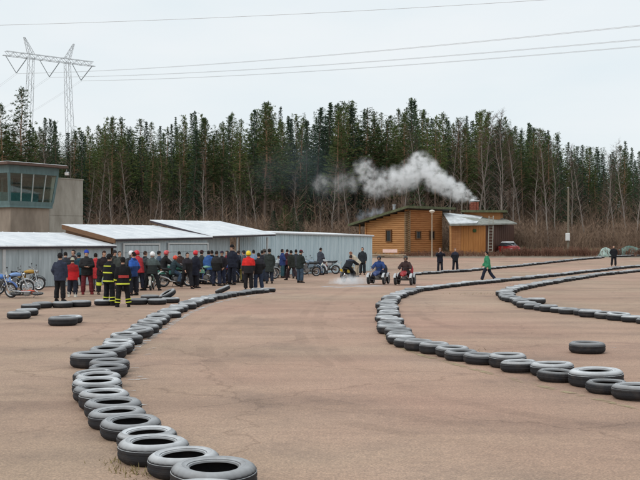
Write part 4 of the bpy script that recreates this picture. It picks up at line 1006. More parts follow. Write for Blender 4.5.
# ------------------------------------------------------------------ smoke
def smoke(name, blobs, density, label, col=(.985, .99, .995), scale=.6, thr=.42, amp=1.9):
    """blobs [(centre, radius)]: closed skin round them; density falls off from each centre and is torn by noise"""
    mb = MB(); org = blobs[0][0].copy()
    for c, r, w_ in blobs: mb.ell(c-org, (r*1.12, r*1.12, r*1.12), 14, 9)
    me = remeshed(mb, .28, 2, name)
    m = bpy.data.materials.new(name); m.use_nodes = True; N, L = m.node_tree.nodes, m.node_tree.links
    N.remove(N['Principled BSDF']); out = N['Material Output']; pv = N.new('ShaderNodeVolumePrincipled'); L.new(pv.outputs[0], out.inputs['Volume'])
    pv.inputs['Color'].default_value = (*col, 1); pv.inputs['Anisotropy'].default_value = .0
    t = N.new('ShaderNodeTexCoord'); n = N.new('ShaderNodeTexNoise'); n.inputs['Scale'].default_value = scale; n.inputs['Detail'].default_value = 5; n.inputs['Roughness'].default_value = .6
    L.new(t.outputs['Object'], n.inputs['Vector'])
    ws = N.new('ShaderNodeVectorMath'); ws.operation = 'SUBTRACT'; ws.inputs[1].default_value = (.5, .5, .5); L.new(n.outputs['Color'], ws.inputs[0])
    wm = N.new('ShaderNodeVectorMath'); wm.operation = 'MULTIPLY_ADD'; wm.inputs[1].default_value = (amp, amp, amp); L.new(ws.outputs[0], wm.inputs[0]); L.new(t.outputs['Object'], wm.inputs[2])
    acc = None
    for c, r, w_ in blobs:
        d = N.new('ShaderNodeVectorMath'); d.operation = 'DISTANCE'; d.inputs[1].default_value = tuple(c-org); L.new(wm.outputs[0], d.inputs[0])
        q = N.new('ShaderNodeMapRange'); q.interpolation_type = 'SMOOTHSTEP'; q.inputs['From Min'].default_value = r; q.inputs['From Max'].default_value = r*.15; q.inputs['To Max'].default_value = w_; L.new(d.outputs['Value'], q.inputs['Value'])
        if acc is None: acc = q.outputs[0]
        else:
            x = N.new('ShaderNodeMath'); x.operation = 'MAXIMUM'; L.new(acc, x.inputs[0]); L.new(q.outputs[0], x.inputs[1]); acc = x.outputs[0]
    n2 = N.new('ShaderNodeTexNoise'); n2.inputs['Scale'].default_value = scale*2.2; n2.inputs['Detail'].default_value = 5; n2.inputs['Roughness'].default_value = .65; L.new(t.outputs['Object'], n2.inputs['Vector'])
    mr = N.new('ShaderNodeMapRange'); mr.inputs['From Min'].default_value = thr; mr.inputs['From Max'].default_value = thr+.28; mr.inputs['To Max'].default_value = density; L.new(n2.outputs[0], mr.inputs['Value'])
    mu = N.new('ShaderNodeMath'); mu.operation = 'MULTIPLY'; L.new(acc, mu.inputs[0]); L.new(mr.outputs[0], mu.inputs[1]); L.new(mu.outputs[0], pv.inputs['Density'])
    o = obj(name, me, m, None, org); return tag(o, label, 'smoke', kind='stuff')
def bl(seq, d): return [(U(q[0], q[1], d + q[3]), q[2]*d/FPX, q[4] if len(q) > 4 else 1.0) for q in seq]
smoke('smoke', bl([(473,199,5,0),(466,196,8,0),(457,191,12,0,.9),(447,186,14,.3,.8),(436,181,15,-.3,.75),(427,171,16,.3,.7),(419,162,13,0,.6),(433,170,9,0,.4),(411,174,17,.2,.5),(399,179,17,-.2,.36),(386,183,17,.2,.26),(374,187,15,.2,.22),(369,175,14,0,.22),(364,167,12,0,.2),(352,182,13,.3,.07),(340,184,13,0,.06),(322,184,14,.2,.06)], 118), 9.0, 'white smoke plume blowing left from the brick chimney')
smoke('smoke', bl([(300,165,42,6),(330,180,36,8),(272,172,32,7)], 121), .016, 'thin blue smoke drifting before the dark trees above the sheds', (.62, .80, .92), .25, .30, 2.0)
smoke('smoke', bl([(362,216,8,0),(372,213,10,0),(381,212,9,0)], 120), .9, 'low bluish smoke behind the low end of the cabin roof', (.80, .87, .96))
# ------------------------------------------------------------------ people
def dirv(a, s, side):
    a, s = R(a), R(s); return Vector((side*math.sin(s), math.sin(a)*math.cos(s), -math.cos(a)*math.cos(s)))
def oval(c, rx, ry, up, n=14):
    """ring round a spine point: rx sideways, ry fore-aft"""
    fw = up.cross(Vector((1, 0, 0))); fw = -fw if fw.y < 0 else fw
    return [c + Vector((1, 0, 0))*rx*math.cos(2*math.pi*j/n) + fw*ry*math.sin(2*math.pi*j/n) for j in range(n)]
def interp(tab, s):
    for a, b in zip(tab, tab[1:]):
        if s <= b[0]:
            t = (s-a[0])/(b[0]-a[0]); return a[1]+(b[1]-a[1])*t, a[2]+(b[2]-a[2])*t
    return tab[-1][1:]
TORSO = [(-.09, .135, .10), (0, .165, .118), (.14, .145, .105), (.32, .165, .12), (.44, .172, .11), (.50, .12, .085), (.545, .062, .06), (.60, .056, .058)]
JACK = [(-.19, .225, .178), (-.05, .228, .180), (.12, .215, .170), (.30, .225, .176), (.41, .200, .155), (.48, .138, .115), (.53, .088, .085), (.575, .085, .082)]
POSES = {}
from mathutils import noise as mnoise
def folds(me, amp, seed):
    """cloth folds: push the skin in and out along its normals"""
    o = Vector((seed*3.7, seed*1.9, 0))
    nn = np.empty(len(me.vertices)*3, np.float32); me.vertices.foreach_get('normal', nn); nn = nn.reshape(-1, 3)
    for i, v in enumerate(me.vertices):
        p = v.co.copy(); n = Vector(nn[i])
        k = mnoise.noise(Vector((p.x*9, p.y*9, p.z*5)) + o) + .6*mnoise.noise(Vector((p.x*5+p.z*7, p.y*7, p.z*15)) + o)
        v.co = p + n*(amp*(k*.6 + .12))
    return me
def pose(name, lean=2, neck=0, tilt=0, legs=((2, 3, 3), (2, 3, 3)), arms=((4, 9, 14, 4), (4, 9, 14, 4)), pelvis=None, long=False):
    J = {}
    rel = []
    for side, (ta, ts, kn) in zip((-1, 1), legs):
        hip = Vector((side*.095, 0, -.02)); knee = hip + dirv(ta, ts, side)*.43; ank = knee + dirv(ta-kn, ts*.6, side)*.42; rel.append((hip, knee, ank))
    pz = pelvis if pelvis is not None else .09 - min(r[2].z for r in rel)
    P = Vector((0, 0, pz)); up = Vector((math.sin(R(tilt)), math.sin(R(lean)), math.cos(R(lean)))).normalized()
    hl = R(lean*.45 + neck); hup = Vector((0, math.sin(hl), math.cos(hl)))
    head = P + up*.555 + hup*.145
    body, jack, trs = MB(), MB(), MB()
    body.rings([oval(P+up*s, rx, ry, up) for s, rx, ry in TORSO])
    Hm = Matrix.Rotation(-hl, 3, 'X')
    rings = []
    for z, rx, ry, dy in ((-.118, .035, .040, .030), (-.095, .052, .066, .018), (-.05, .066, .083, .006), (0, .076, .095, 0), (.05, .077, .096, -.004), (.09, .060, .076, -.006), (.115, .028, .036, -.006)):
        rings.append([head + Hm @ Vector((rx*math.cos(2*math.pi*j/14), ry*math.sin(2*math.pi*j/14)+dy, z)) for j in range(14)])
    body.rings(rings)
    body.tube([P+up*.50, head + Hm @ Vector((0, -.01, -.05))], [.062, .056], 10)
    body.tube([head + Hm @ Vector((0, .085, .02)), head + Hm @ Vector((0, .112, -.022)), head + Hm @ Vector((0, .09, -.034))], [.010, .016, .012], 6)
    for sx in (-1, 1): body.ell(head + Hm @ Vector((sx*.080, -.008, -.005)), (.013, .020, .032), 6, 5)
    jt = [(s, rx, ry) for s, rx, ry in JACK]
    if long: jt = [(-.36, .235, .185), (-.26, .222, .175)] + jt
    jack.rings([oval(P+up*s, rx, ry, up, 18) for s, rx, ry in jt])
    trs.rings([oval(P+up*s, rx, ry, up, 16) for s, rx, ry in ((-.10, .15, .125), (-.04, .178, .138), (.03, .178, .136), (.10, .165, .125))])
    feet = []
    for (hip, knee, ank), side, (ta, ts, kn) in zip(rel, (-1, 1), legs):
        h, k, a = P+hip, P+knee, P+ank
        body.tube([h, h.lerp(k, .45), k, k.lerp(a, .35), a, a+Vector((0, 0, -.03))], [.088, .080, .060, .060, .042, .04], 10)
        toe = Vector((side*.12, 1, 0)).normalized(); f0 = a + Vector((0, 0, -.055))
        body.tube([f0-toe*.05, f0+toe*.06, f0+toe*.17], [.036, .040, .026], 8)
        trs.tube([h+Vector((0, 0, .02)), h.lerp(k, .45), k, k.lerp(a, .4), a+(k-a).normalized()*.02], [.112, .106, .092, .092, .090], 12)
        feet.append((a, toe)); J['shin' + str(side)] = (k, a)
    for side, (ua, us, fa, fs) in zip((-1, 1), arms):
        sh = P + up*.445 + Vector((side*.175, 0, 0)); el = sh + dirv(ua, us, side)*.285; wr = el + dirv(fa, fs, side)*.255; hd = dirv(fa, fs, side)
        body.tube([P+up*.43+Vector((side*.08, 0, 0)), sh, sh.lerp(el, .5), el, el.lerp(wr, .4), wr], [.06, .058, .048, .042, .040, .027], 10)
        jack.tube([P+up*.425+Vector((side*.07, 0, 0)), sh+Vector((0, 0, -.018)), sh.lerp(el, .5), el, el.lerp(wr, .5), wr-hd*.01], [.085, .088, .088, .082, .074, .060], 12)
        acr = Vector((0, 1, 0)) if abs(hd.y) < .7 else Vector((1, 0, 0)); acr = (acr - hd*acr.dot(hd)).normalized(); nrm = hd.cross(acr)
        if nrm.x*side > 0: nrm = -nrm
        pm = wr + hd*.085
        body.rings([[wr + hd*l + acr*w*math.cos(2*math.pi*j/8) + nrm*t*math.sin(2*math.pi*j/8) for j in range(8)] for l, w, t in ((-.01, .026, .022), (.03, .036, .020), (.08, .042, .019), (.10, .038, .016))])
        for q, ln in enumerate((.062, .078, .072, .055)):
            b0 = wr + hd*.09 + acr*(.030-.020*q); k1 = b0 + hd*ln*.5 + nrm*.010; k2 = k1 + (hd*.7+nrm*.7)*ln*.5; body.tube([b0-hd*.02, b0, k1, k2], [.010, .010, .0095, .0085], 6)
        tb = wr + hd*.03 + acr*.030; body.tube([tb-acr*.012, tb+acr*.022+hd*.028+nrm*.008, tb+acr*.028+hd*.062+nrm*.016], [.013, .011, .009], 6)
        J['arm' + str(side)] = (sh, el, wr)
    POSES[name] = dict(body=remeshed(body, .0135, 2, 'body'), jacket=folds(remeshed(jack, .019, 2, 'jacket'), .022, len(POSES)), trousers=folds(remeshed(trs, .018, 2, 'trousers'), .020, len(POSES)+40), P=P, up=up, head=head, hl=hl, feet=feet, J=J)
pose('stand')
pose('stand_wide', legs=((3, 8, 4), (1, 9, 3)), arms=((-6, 12, 22, 2), (6, 14, 30, -6)))
pose('hands_front', lean=3, neck=14, legs=((2, 4, 3), (4, 4, 7)), arms=((14, 14, 78, -34), (12, 14, 74, -36)))
pose('contrapposto', lean=1, legs=((8, 6, 12), (0, 3, 1)), arms=((-12, 16, 34, -16), (3, 8, 12, 3)))
pose('walk', lean=5, legs=((26, 2, 8), (-20, 3, 18)), arms=((-20, 8, 4, 4), (20, 8, 40, 2)))
pose('coat', long=True, arms=((-3, 10, 26, -10), (3, 10, 22, -8)))
pose('pockets', lean=0, tilt=3, legs=((4, 2, 6), (-2, 8, 2)), arms=((-16, 20, 30, -30), (-14, 20, 28, -30)))
pose('slouch', lean=9, neck=16, tilt=-3, legs=((6, 7, 14), (-4, 4, 2)), arms=((2, 8, 30, -14), (8, 12, 44, -26)))
pose('point', lean=3, tilt=-2, legs=((-6, 6, 2), (10, 6, 12)), arms=((2, 10, 24, -10), (58, 20, 84, 6)))
pose('folded', lean=-1, tilt=2, legs=((3, 8, 4), (0, 5, 2)), arms=((16, 14, 82, -58), (14, 16, 78, -60)))
pose('straddle', lean=6, neck=6, legs=((6, 20, 6), (6, 20, 6)), arms=((24, 20, 52, 2), (24, 20, 52, 2)))
pose('ride', lean=16, neck=2, legs=((62, 18, 78), (62, 18, 78)), arms=((42, 20, 66, -2), (42, 20, 66, -2)), pelvis=.88)
pose('crouch_ride', lean=48, neck=-18, legs=((44, 15, 66), (44, 15, 66)), arms=((60, 16, 78, 2), (60, 16, 78, 2)), pelvis=.90)
pose('quad_ride', lean=10, neck=0, legs=((68, 24, 80), (68, 24, 80)), arms=((36, 24, 64, 4), (36, 24, 64, 4)), pelvis=.74)
pose('bend', lean=40, neck=14, legs=((14, 4, 10), (2, 4, 6)), arms=((30, 8, 44, 0), (34, 8, 52, 0)))
pose('photo', lean=0, neck=4, legs=((2, 4, 3), (2, 4, 3)), arms=((52, 26, 146, -30), (52, 26, 146, -30)))
pose('lookup', lean=-1, neck=-2, legs=((4, 7, 8), (-2, 6, 2)), arms=((-18, 18, 36, -24), (-18, 18, 36, -24)))
def pulled(mb, test, k):
    mb.v = [tuple(x*k for x in v) if test(v) else v for v in mb.v]; return mb
def hd_hair():
    mb = MB(); mb.ell((0, -.008, .006), (.086, .106, .124), 16, 12); pulled(mb, lambda v: (v[1] > .035 and v[2] < .055) or v[2] < -.075, .72); return autosmooth(mb.mesh('hair'), 60)
def hd_beanie():
    mb = MB(); mb.lathe([(.093, .012), (.098, .03), (.096, .055), (.090, .060), (.086, .09), (.066, .122), (.03, .142), (.012, .147)], 18); mb.v = [(x, y*1.16-.004, z) for x, y, z in mb.v]; return autosmooth(mb.mesh('beanie'), 50)
def hd_helmet():
    mb = MB(); mb.ell((0, -.006, .012), (.116, .137, .134), 20, 14); pulled(mb, lambda v: (v[1] > .055 and -.10 < v[2] < .045) or v[2] < -.095, .70)
    mb.rings([[Vector((x, y+.10, .062+z)) for x, y, z in r] for r in ([(-.10, 0, 0), (.10, 0, 0), (.10, 0, .012), (-.10, 0, .012)], [(-.075, .085, -.012), (.075, .085, -.012), (.075, .085, -.004), (-.075, .085, -.004)])])
    return autosmooth(mb.mesh('helmet'), 50)
def hd_cap():
    mb = MB(); mb.lathe([(.090, .03), (.092, .055), (.084, .09), (.06, .118), (.02, .132)], 18); mb.v = [(x, y*1.15-.004, z) for x, y, z in mb.v]
    mb.rings([[Vector(q) for q in r] for r in ([(-.075, .085, .035), (.075, .085, .035), (.075, .085, .045), (-.075, .085, .045)], [(-.06, .165, .022), (.06, .165, .022), (.06, .165, .030), (-.06, .165, .030)])])
    return autosmooth(mb.mesh('cap'), 50)
def hd_hood():
    mb = MB(); mb.ell((0, -.015, .0), (.112, .130, .148), 18, 12); pulled(mb, lambda v: v[1] > .05 and v[2] < .075, .66); return autosmooth(mb.mesh('hood'), 55)
HEADS = dict(hair=hd_hair(), beanie=hd_beanie(), helmet=hd_helmet(), cap=hd_cap(), hood=hd_hood())
mb = MB(); mb.ell((0, 0, 0), (.011, .006, .007), 8, 5); EYE = mb.mesh('eye')
def shoe_mesh():
    mb = MB(); S = [(-.085, .030, .005, .085), (-.06, .040, 0, .10), (0, .043, 0, .105), (.05, .046, 0, .085), (.12, .048, 0, .060), (.17, .042, .004, .048), (.195, .024, .012, .036)]
    mb.rings([[Vector((-w, y, z0)), Vector((w, y, z0)), Vector((w*1.04, y, z0+.02)), Vector((w*.8, y, z1)), Vector((-w*.8, y, z1)), Vector((-w*1.04, y, z0+.02))] for y, w, z0, z1 in S]); return autosmooth(mb.mesh('shoe'), 50)
def boot_mesh():
    mb = MB(); S = [(-.085, .035, .005, .20), (-.06, .052, 0, .27), (0, .056, 0, .28), (.05, .052, 0, .20), (.09, .050, 0, .085), (.15, .046, .002, .065), (.195, .028, .012, .045)]
    mb.rings([[Vector((-w, y, z0)), Vector((w, y, z0)), Vector((w*1.04, y, z0+.02)), Vector((w*.95, y, z1)), Vector((-w*.95, y, z1)), Vector((-w*1.04, y, z0+.02))] for y, w, z0, z1 in S]); return autosmooth(mb.mesh('boot'), 50)
mb = MB(); mb.ell((0, -.075, -.01), (.115, .050, .075), 12, 8); mb.ell((0, -.03, .035), (.10, .085, .035), 12, 6); FHOOD = autosmooth(mb.mesh('folded_hood'), 60)
mb = MB(); mb.lathe([(.088, -.088), (.101, -.086), (.106, -.070), (.090, -.066)], 18, closed=True); mb.v = [(x, y*1.16-.006, z + .03*max(0, y)*8*.0) for x, y, z in mb.v]; HTRIM = mb.mesh('trim'); BLACKT = paint((20, 20, 22), .5)
SHOE, BOOT = shoe_mesh(), boot_mesh()
SKIN = mat('skin', (.50, .30, .215), .55, .08, 12, spec=.35); EYEM = mat('eye_dark', (.02, .018, .016), .2)
HIVIS = mat('lime_reflective_band', (.66, .72, .06), .5, .08); DARKHAIR = (34, 28, 26)
def two_tone(top, low, z, name):
    if name in MATS: return MATS[name]
    m = mat(name, s2l(top), .85, .2, 9, .3); N, L = m.node_tree.nodes, m.node_tree.links; b = N['Principled BSDF']
    t = N.new('ShaderNodeTexCoord'); s = N.new('ShaderNodeSeparateXYZ'); L.new(t.outputs['Object'], s.inputs[0]); c = N.new('ShaderNodeMath'); c.operation = 'GREATER_THAN'; c.inputs[1].default_value = z; L.new(s.outputs['Z'], c.inputs[0])
    x = N.new('ShaderNodeMix'); x.data_type = 'RGBA'; x.inputs[6].default_value = (*[q*.8 for q in s2l(low)], 1); src = b.inputs['Base Color'].links[0].from_socket
    L.new(c.outputs[0], x.inputs[0]); L.new(src, x.inputs[7]); L.new(x.outputs[2], b.inputs['Base Color']); return m
def ring_band(c0, c1, r, up=None, rx=None, ry=None):
    mb = MB()
    if rx: rings = [oval(c0, rx, ry, up, 20), oval(c1, rx, ry, up, 20), oval(c1, rx-.02, ry-.02, up, 20), oval(c0, rx-.02, ry-.02, up, 20)]; mb.rings(rings, closed=True)
    else: mb.tube([c0, c1], r, 14)
    return mb
def person(px, py, h, yaw, ps, jacket, trousers, head, label, shoes=(28, 26, 26), boots=False, group='people gathered on the lot', loc=None, fire=False, tj=None, skin_hands=True, lower_band=None):
    """standing figure with its feet at photo pixel (px, py); h metres tall; yaw 0 looks away from the camera"""
    q = POSES[ps]; p = G(px, py) if loc is None else loc
    rp = random.Random(int(px*31+py*7)); ps = rp.choice(('stand', 'pockets', 'slouch', 'folded', 'contrapposto', 'point' if rp.random() < .4 else 'pockets')) if ps == 'stand' else ps; q = POSES[ps]
    t = thing('person', label, 'person', p, R(yaw + ((rp.uniform(-25, 25) + (rp.choice((-70, -40, 0, 0, 40, 75, 150)) if 'behind' not in label and h < 1.9 and yaw not in (8, 5, 6, -35, 4, 178, 182, 95, 75, -75, -65) else 0)) if loc is None else 0)), group); s = h/1.755; t.scale = (s, s, s)
    if tj is None and not fire and 'green jacket' not in label and 'beige' not in label and rp.random() < .4:
        zs = q['P'].z + rp.uniform(.18, .34); kf = rp.uniform(.5, .7); lo_ = tuple(int(c*kf) for c in jacket); a_, b_ = (jacket, lo_) if rp.random() < .6 else (lo_, jacket)
        tj = two_tone(tuple(min(255, int(c*1.08)) for c in a_), b_, zs, 'two_tone_jacket_%d_%d' % (int(px*10), int(py*10)))
    obj('body', q['body'], SKIN, t); obj('jacket', q['jacket'], tj or cloth(jacket), t); obj('trousers', q['trousers'], cloth(trousers), t)
    for a, toe in q['feet']:
        obj('boot' if boots else 'shoe', BOOT if boots else SHOE, cloth(shoes), t, a + Vector((0, 0, -.09)), (0, 0, math.atan2(-toe.x, toe.y)))
    kind, col = head
    hr = (-q['hl'], 0, 0); hp = q['head']
    if kind != 'hair' and kind != 'hood' : obj('hair', HEADS['hair'], cloth(DARKHAIR), t, hp, hr)
    hg = obj(kind, HEADS[kind], paint(col) if kind == 'helmet' else cloth(col), t, hp, hr)
    if kind == 'helmet': obj('trim', HTRIM, BLACKT, hg)
    Hm = Matrix.Rotation(-q['hl'], 3, 'X')
    for sx in (-1, 1): obj('eye', EYE, EYEM, t, hp + Hm @ Vector((sx*.032, .086, .016)))
    if kind not in ('hood', 'helmet') and not fire and (int(px)*7) % 3 != 0:
        hb = obj('folded_hood', FHOOD, tj or cloth(jacket), t, q['P'] + q['up']*.50, (-math.atan2(q['up'].y, q['up'].z), 0, 0))
    if fire:
        for z0, z1 in fire:
            rx, ry = interp(JACK, z0); b = ring_band(q['P']+q['up']*z0, q['P']+q['up']*z1, 0, q['up'], rx+.014, ry+.014); obj('reflective_band', b, HIVIS, t)
        for sd in ('-1', '1'):
            k, a = q['J']['shin'+sd]
            for f0, f1 in ((.50, .58), (.76, .84)): obj('reflective_band', ring_band(k.lerp(a, f0), k.lerp(a, f1), .107), HIVIS, t)
            sh, el, wr = q['J']['arm'+sd]; obj('reflective_band', ring_band(el.lerp(wr, .45), el.lerp(wr, .65), .082), HIVIS, t)
    if lower_band:
        for sd in ('-1', '1'):
            k, a = q['J']['shin'+sd]; obj('reflective_band', ring_band(k.lerp(a, lower_band[0]), k.lerp(a, lower_band[1]), .112), HIVIS, t)
    return t
BK = (30, 30, 34); NV = (34, 42, 66); JN = (52, 66, 92); GY = (74, 80, 80); OL = (58, 64, 56)
person(60, 301.5, 1.72, 8, 'contrapposto', (52, 60, 82), BK, ('beanie', (30, 28, 32)), 'man seen from behind in a blue-backed dark jacket beside the sheds\' motorcycles')
person(72.5, 297, 1.52, -60, 'contrapposto', (206, 30, 38), (40, 44, 60), ('beanie', (190, 192, 170)), 'short person in red jacket, pale hat and white boots', (226, 222, 208), True)
person(73.5, 291.5, 1.80, 160, 'stand', (66, 52, 52), (44, 46, 54), ('hair', DARKHAIR), 'dark-haired person standing right behind the short red-jacketed one')
person(79, 292, 1.68, 20, 'stand_wide', (44, 92, 108), (38, 44, 58), ('beanie', (50, 80, 92)), 'person in a teal jacket behind the blue-hatted man')
person(87, 294.5, 1.80, 30, 'stand', (34, 34, 36), (112, 30, 40), ('beanie', (36, 74, 196)), 'man in black jacket with a bright blue hat', (120, 24, 30), True)
person(95.5, 291.5, 1.66, -20, 'coat', (214, 34, 44), (120, 122, 128), ('hair', DARKHAIR), 'person in a long red coat behind the firefighters')
person(102.5, 294.5, 1.80, 150, 'stand', (44, 34, 40), (40, 42, 48), ('hair', (60, 36, 30)), 'person in dark clothes with a wide lime band on the trousers', lower_band=(.02, .32))
person(109, 305.5, 1.72, -35, 'stand_wide', (24, 26, 32), (24, 26, 32), ('beanie', (26, 24, 28)), 'firefighter in black with lime bands, head turned, nearer the sheds', boots=True, fire=((-.13, -.085), (.16, .205), (.39, .425)))
person(123, 307, 1.62, 5, 'stand_wide', (24, 24, 28), (24, 24, 28), ('beanie', (26, 24, 26)), 'stocky firefighter seen from behind with red lettering patch on the back', boots=True, fire=((-.15, -.10),))
person(119.5, 291.5, 1.74, 170, 'stand', (74, 80, 76), (48, 50, 54), ('hair', (62, 50, 42)), 'man in a grey-green jacket between the two firefighters')
person(133, 295.5, 1.74, 15, 'stand', (40, 84, 160), (32, 34, 44), ('hair', DARKHAIR), 'dark-haired person in a bright blue jacket by the firefighters')
person(130.5, 290, 1.74, 40, 'stand', (66, 70, 74), (40, 42, 48), ('helmet', (232, 234, 236)), 'white-helmeted person half hidden behind the blue jacket')
person(139.5, 290.5, 1.78, 35, 'stand', (206, 34, 48), (44, 48, 66), ('helmet', (196, 40, 52)), 'person in a red jacket and red helmet beside the blue jacket')
person(152, 290.5, 1.74, 4, 'straddle', (70, 80, 80), (30, 32, 36), ('helmet', (236, 236, 236)), 'white-helmeted rider with legs apart astride a small bike')
person(187, 288.5, 1.72, -70, 'walk', (36, 32, 38), (34, 34, 40), ('hair', DARKHAIR), 'person in black walking in front of the green motorcycles')
person(195.5, 288, 1.74, -20, 'coat', (36, 40, 58), (34, 36, 46), ('helmet', (212, 44, 56)), 'person in a dark navy coat with a rosy red helmet')
person(208.5, 284.5, 1.72, 0, 'stand_wide', (50, 104, 176), (40, 48, 70), ('hair', DARKHAIR), 'person in a sky-blue jacket near the open shed')
person(216.5, 286, 1.72, -80, 'stand_wide', (36, 36, 38), (40, 48, 72), ('hair', (46, 36, 32)), 'man in black jacket beside the sky-blue jacket')
person(222, 285.5, 1.70, 100, 'contrapposto', (40, 36, 44), (44, 52, 80), ('cap', (58, 40, 62)), 'person in a purple cap talking before the open shed')
person(227, 283.5, 1.70, 60, 'stand', (158, 36, 56), (50, 40, 56), ('hair', DARKHAIR), 'person in a crimson jacket beside the tall dark man')
person(232.5, 284.8, 2.0, 140, 'stand', (34, 40, 58), (36, 42, 60), ('beanie', (26, 24, 28)), 'tallest man in the crowd, in dark navy, before the open shed')
person(240, 281.5, 1.42, 30, 'stand', (206, 186, 46), (150, 140, 60), ('hair', DARKHAIR), 'small person in yellow behind the yellow helmet')
person(248.5, 290.5, 1.74, 6, 'stand', (0, 0, 0), (30, 28, 32), ('helmet', (236, 204, 44)), 'rider in a yellow helmet and a red-topped black jacket', tj=two_tone((208, 40, 36), (30, 28, 32), 1.13, 'red_over_black_jacket'))
person(253.5, 282.5, 1.74, 20, 'stand', (136, 164, 196), JN, ('hair', DARKHAIR), 'person in a pale blue jacket behind the yellow helmet')
person(258, 290, 1.66, -12, 'stand', (36, 36, 42), (46, 60, 86), ('hair', DARKHAIR), 'youth in black jacket and jeans beside the yellow helmet')
person(265, 280.5, 1.76, 10, 'stand', (92, 94, 92), (54, 60, 74), ('beanie', (84, 78, 72)), 'person in a grey hat half hidden by the dark green coat')
person(269.5, 283.5, 1.80, -10, 'coat', (52, 60, 58), (44, 52, 70), ('cap', (38, 36, 36)), 'man in a long dark grey-green coat by the shed post')
person(277, 277.8, 1.36, 0, 'stand', (168, 176, 180), (60, 66, 78), ('hair', DARKHAIR), 'child in a pale jacket beside the blue and teal outfit')
person(282.5, 278, 1.74, -10, 'stand', (44, 66, 128), (48, 92, 104), ('hair', DARKHAIR), 'person in blue jacket with teal trousers by the ribbed wall')
person(286.8, 277.5, 1.74, 30, 'stand', (86, 34, 48), (40, 40, 48), ('hair', DARKHAIR), 'person in dark maroon between the blue jacket and the dark one')
person(291.5, 280.2, 1.76, -15, 'walk', (44, 48, 42), (58, 42, 48), ('hair', DARKHAIR), 'person in dark olive jacket striding by the ribbed wall')
person(300, 282.8, 1.74, -75, 'hands_front', (40, 50, 48), (62, 84, 106), ('cap', (104, 38, 50)), 'person in maroon cap, dark jacket and jeans looking down at the hands')
person(320, 275, 1.80, -65, 'hands_front', (72, 78, 92), (78, 104, 132), ('hair', DARKHAIR), 'man in grey jacket and pale jeans bending over a bike at the ribbed wall')
person(326.5, 274, 1.20, 60, 'bend', (150, 60, 72), (70, 74, 84), ('hair', (70, 48, 40)), 'small person in dusty red crouched behind the man in pale jeans')
person(357.5, 277, 1.72, 75, 'bend', (206, 194, 170), (196, 182, 158), ('hair', (150, 100, 76)), 'person in beige overalls leaning over the smoking moped')
person(362.5, 274.8, 1.82, 160, 'stand', (44, 52, 60), (38, 44, 52), ('hair', DARKHAIR), 'dark-clothed man standing behind the beige overalls')
person(440, 272.4, 1.74, 178, 'photo', (34, 36, 52), (32, 34, 46), ('beanie', (150, 120, 108)), 'dark-clad person with raised hands before the lamp post')
person(455.3, 271.5, 1.72, 182, 'lookup', (34, 36, 50), (32, 34, 46), ('hair', (128, 98, 84)), 'dark-clad person with hands on hips beside the raised-hands one')
person(487.5, 281.3, 1.70, 95, 'walk', (36, 150, 104), (34, 42, 62), ('hair', (26, 24, 26)), 'person in a green jacket walking along the tyre row')
person(614, 266.3, 1.74, 150, 'stand', (28, 30, 38), (28, 30, 38), ('hair', DARKHAIR), 'dark-clad person alone on the far side of the lot')
for px_, py_, h_, yw, jc, tc_, hdw, lb in (
    (66.5, 293, 1.74, 40, (52, 56, 66), (40, 42, 50), ('hair', DARKHAIR), 'dark grey jacketed person between the blue-backed man and the red jacket'),
    (114.5, 290, 1.76, 190, (60, 62, 58), (44, 46, 50), ('beanie', (44, 40, 40)), 'person in a dark knit hat glimpsed between the firefighters\' shoulders'),
    (145, 288, 1.72, 30, (50, 56, 60), (40, 42, 50), ('hair', (64, 46, 38)), 'brown-haired person between the red helmet and the legs-apart rider'),
    (159, 285.5, 1.70, -30, (58, 74, 92), (44, 48, 58), ('cap', (44, 44, 50)), 'person in slate blue with a cap beside the legs-apart rider'),
    (181, 284.8, 1.70, 20, (70, 48, 44), (42, 44, 50), ('hair', DARKHAIR), 'person in dark brown behind the walking one in black'),
    (201.5, 284, 1.72, -40, (54, 58, 56), (42, 50, 66), ('beanie', (70, 38, 40)), 'person in a wine-red hat beside the sky-blue jacket'),
    (212, 283.2, 1.72, 60, (36, 38, 44), (44, 50, 64), ('hair', DARKHAIR), 'dark-clad person just behind the sky-blue jacket'),
    (237, 282.6, 1.72, -30, (40, 46, 60), (44, 50, 64), ('hair', (52, 38, 32)), 'navy-clad person at the tall man\'s side by the shed post'),
    (244, 282.8, 1.70, 30, (86, 92, 100), (54, 60, 72), ('beanie', (52, 56, 60)), 'person in mid grey half hidden by the yellow helmet'),
    (262, 281.5, 1.70, -20, (48, 50, 60), (48, 60, 80), ('hair', DARKHAIR), 'person in dark jacket and jeans close to the long grey-green coat'),
    (295.5, 278.5, 1.72, 30, (60, 66, 74), (52, 60, 74), ('hair', DARKHAIR), 'person in slate grey behind the maroon cap')):
    person(px_, py_, h_, yw, 'stand', jc, tc_, hdw, lb)
# red lettering patch on the firefighter's jacket: a part of that jacket
ff = [o for o in bpy.data.objects if o.get('label', '').startswith('stocky firefighter')][0]
jk = [o for o in ff.children if o.name.startswith('jacket')][0]; q = POSES['stand_wide']
mb = MB(); c = q['P'] + q['up']*.14; rx, ry = interp(JACK, .14); n = 8
for i in range(n):
    a0, a1 = R(-140+100*i/n), R(-140+100*(i+1)/n); e = .024
    f = lambda a, z, k=0: c + Vector(((rx+e-k)*math.cos(a), (ry+e-k)*math.sin(a), z))
    mb.hexa([f(a0, -.05), f(a1, -.05), f(a1, -.05, .012), f(a0, -.05, .012), f(a0, .05), f(a1, .05), f(a1, .05, .012), f(a0, .05, .012)])
obj('back_patch', mb, cloth((196, 52, 46)), jk)

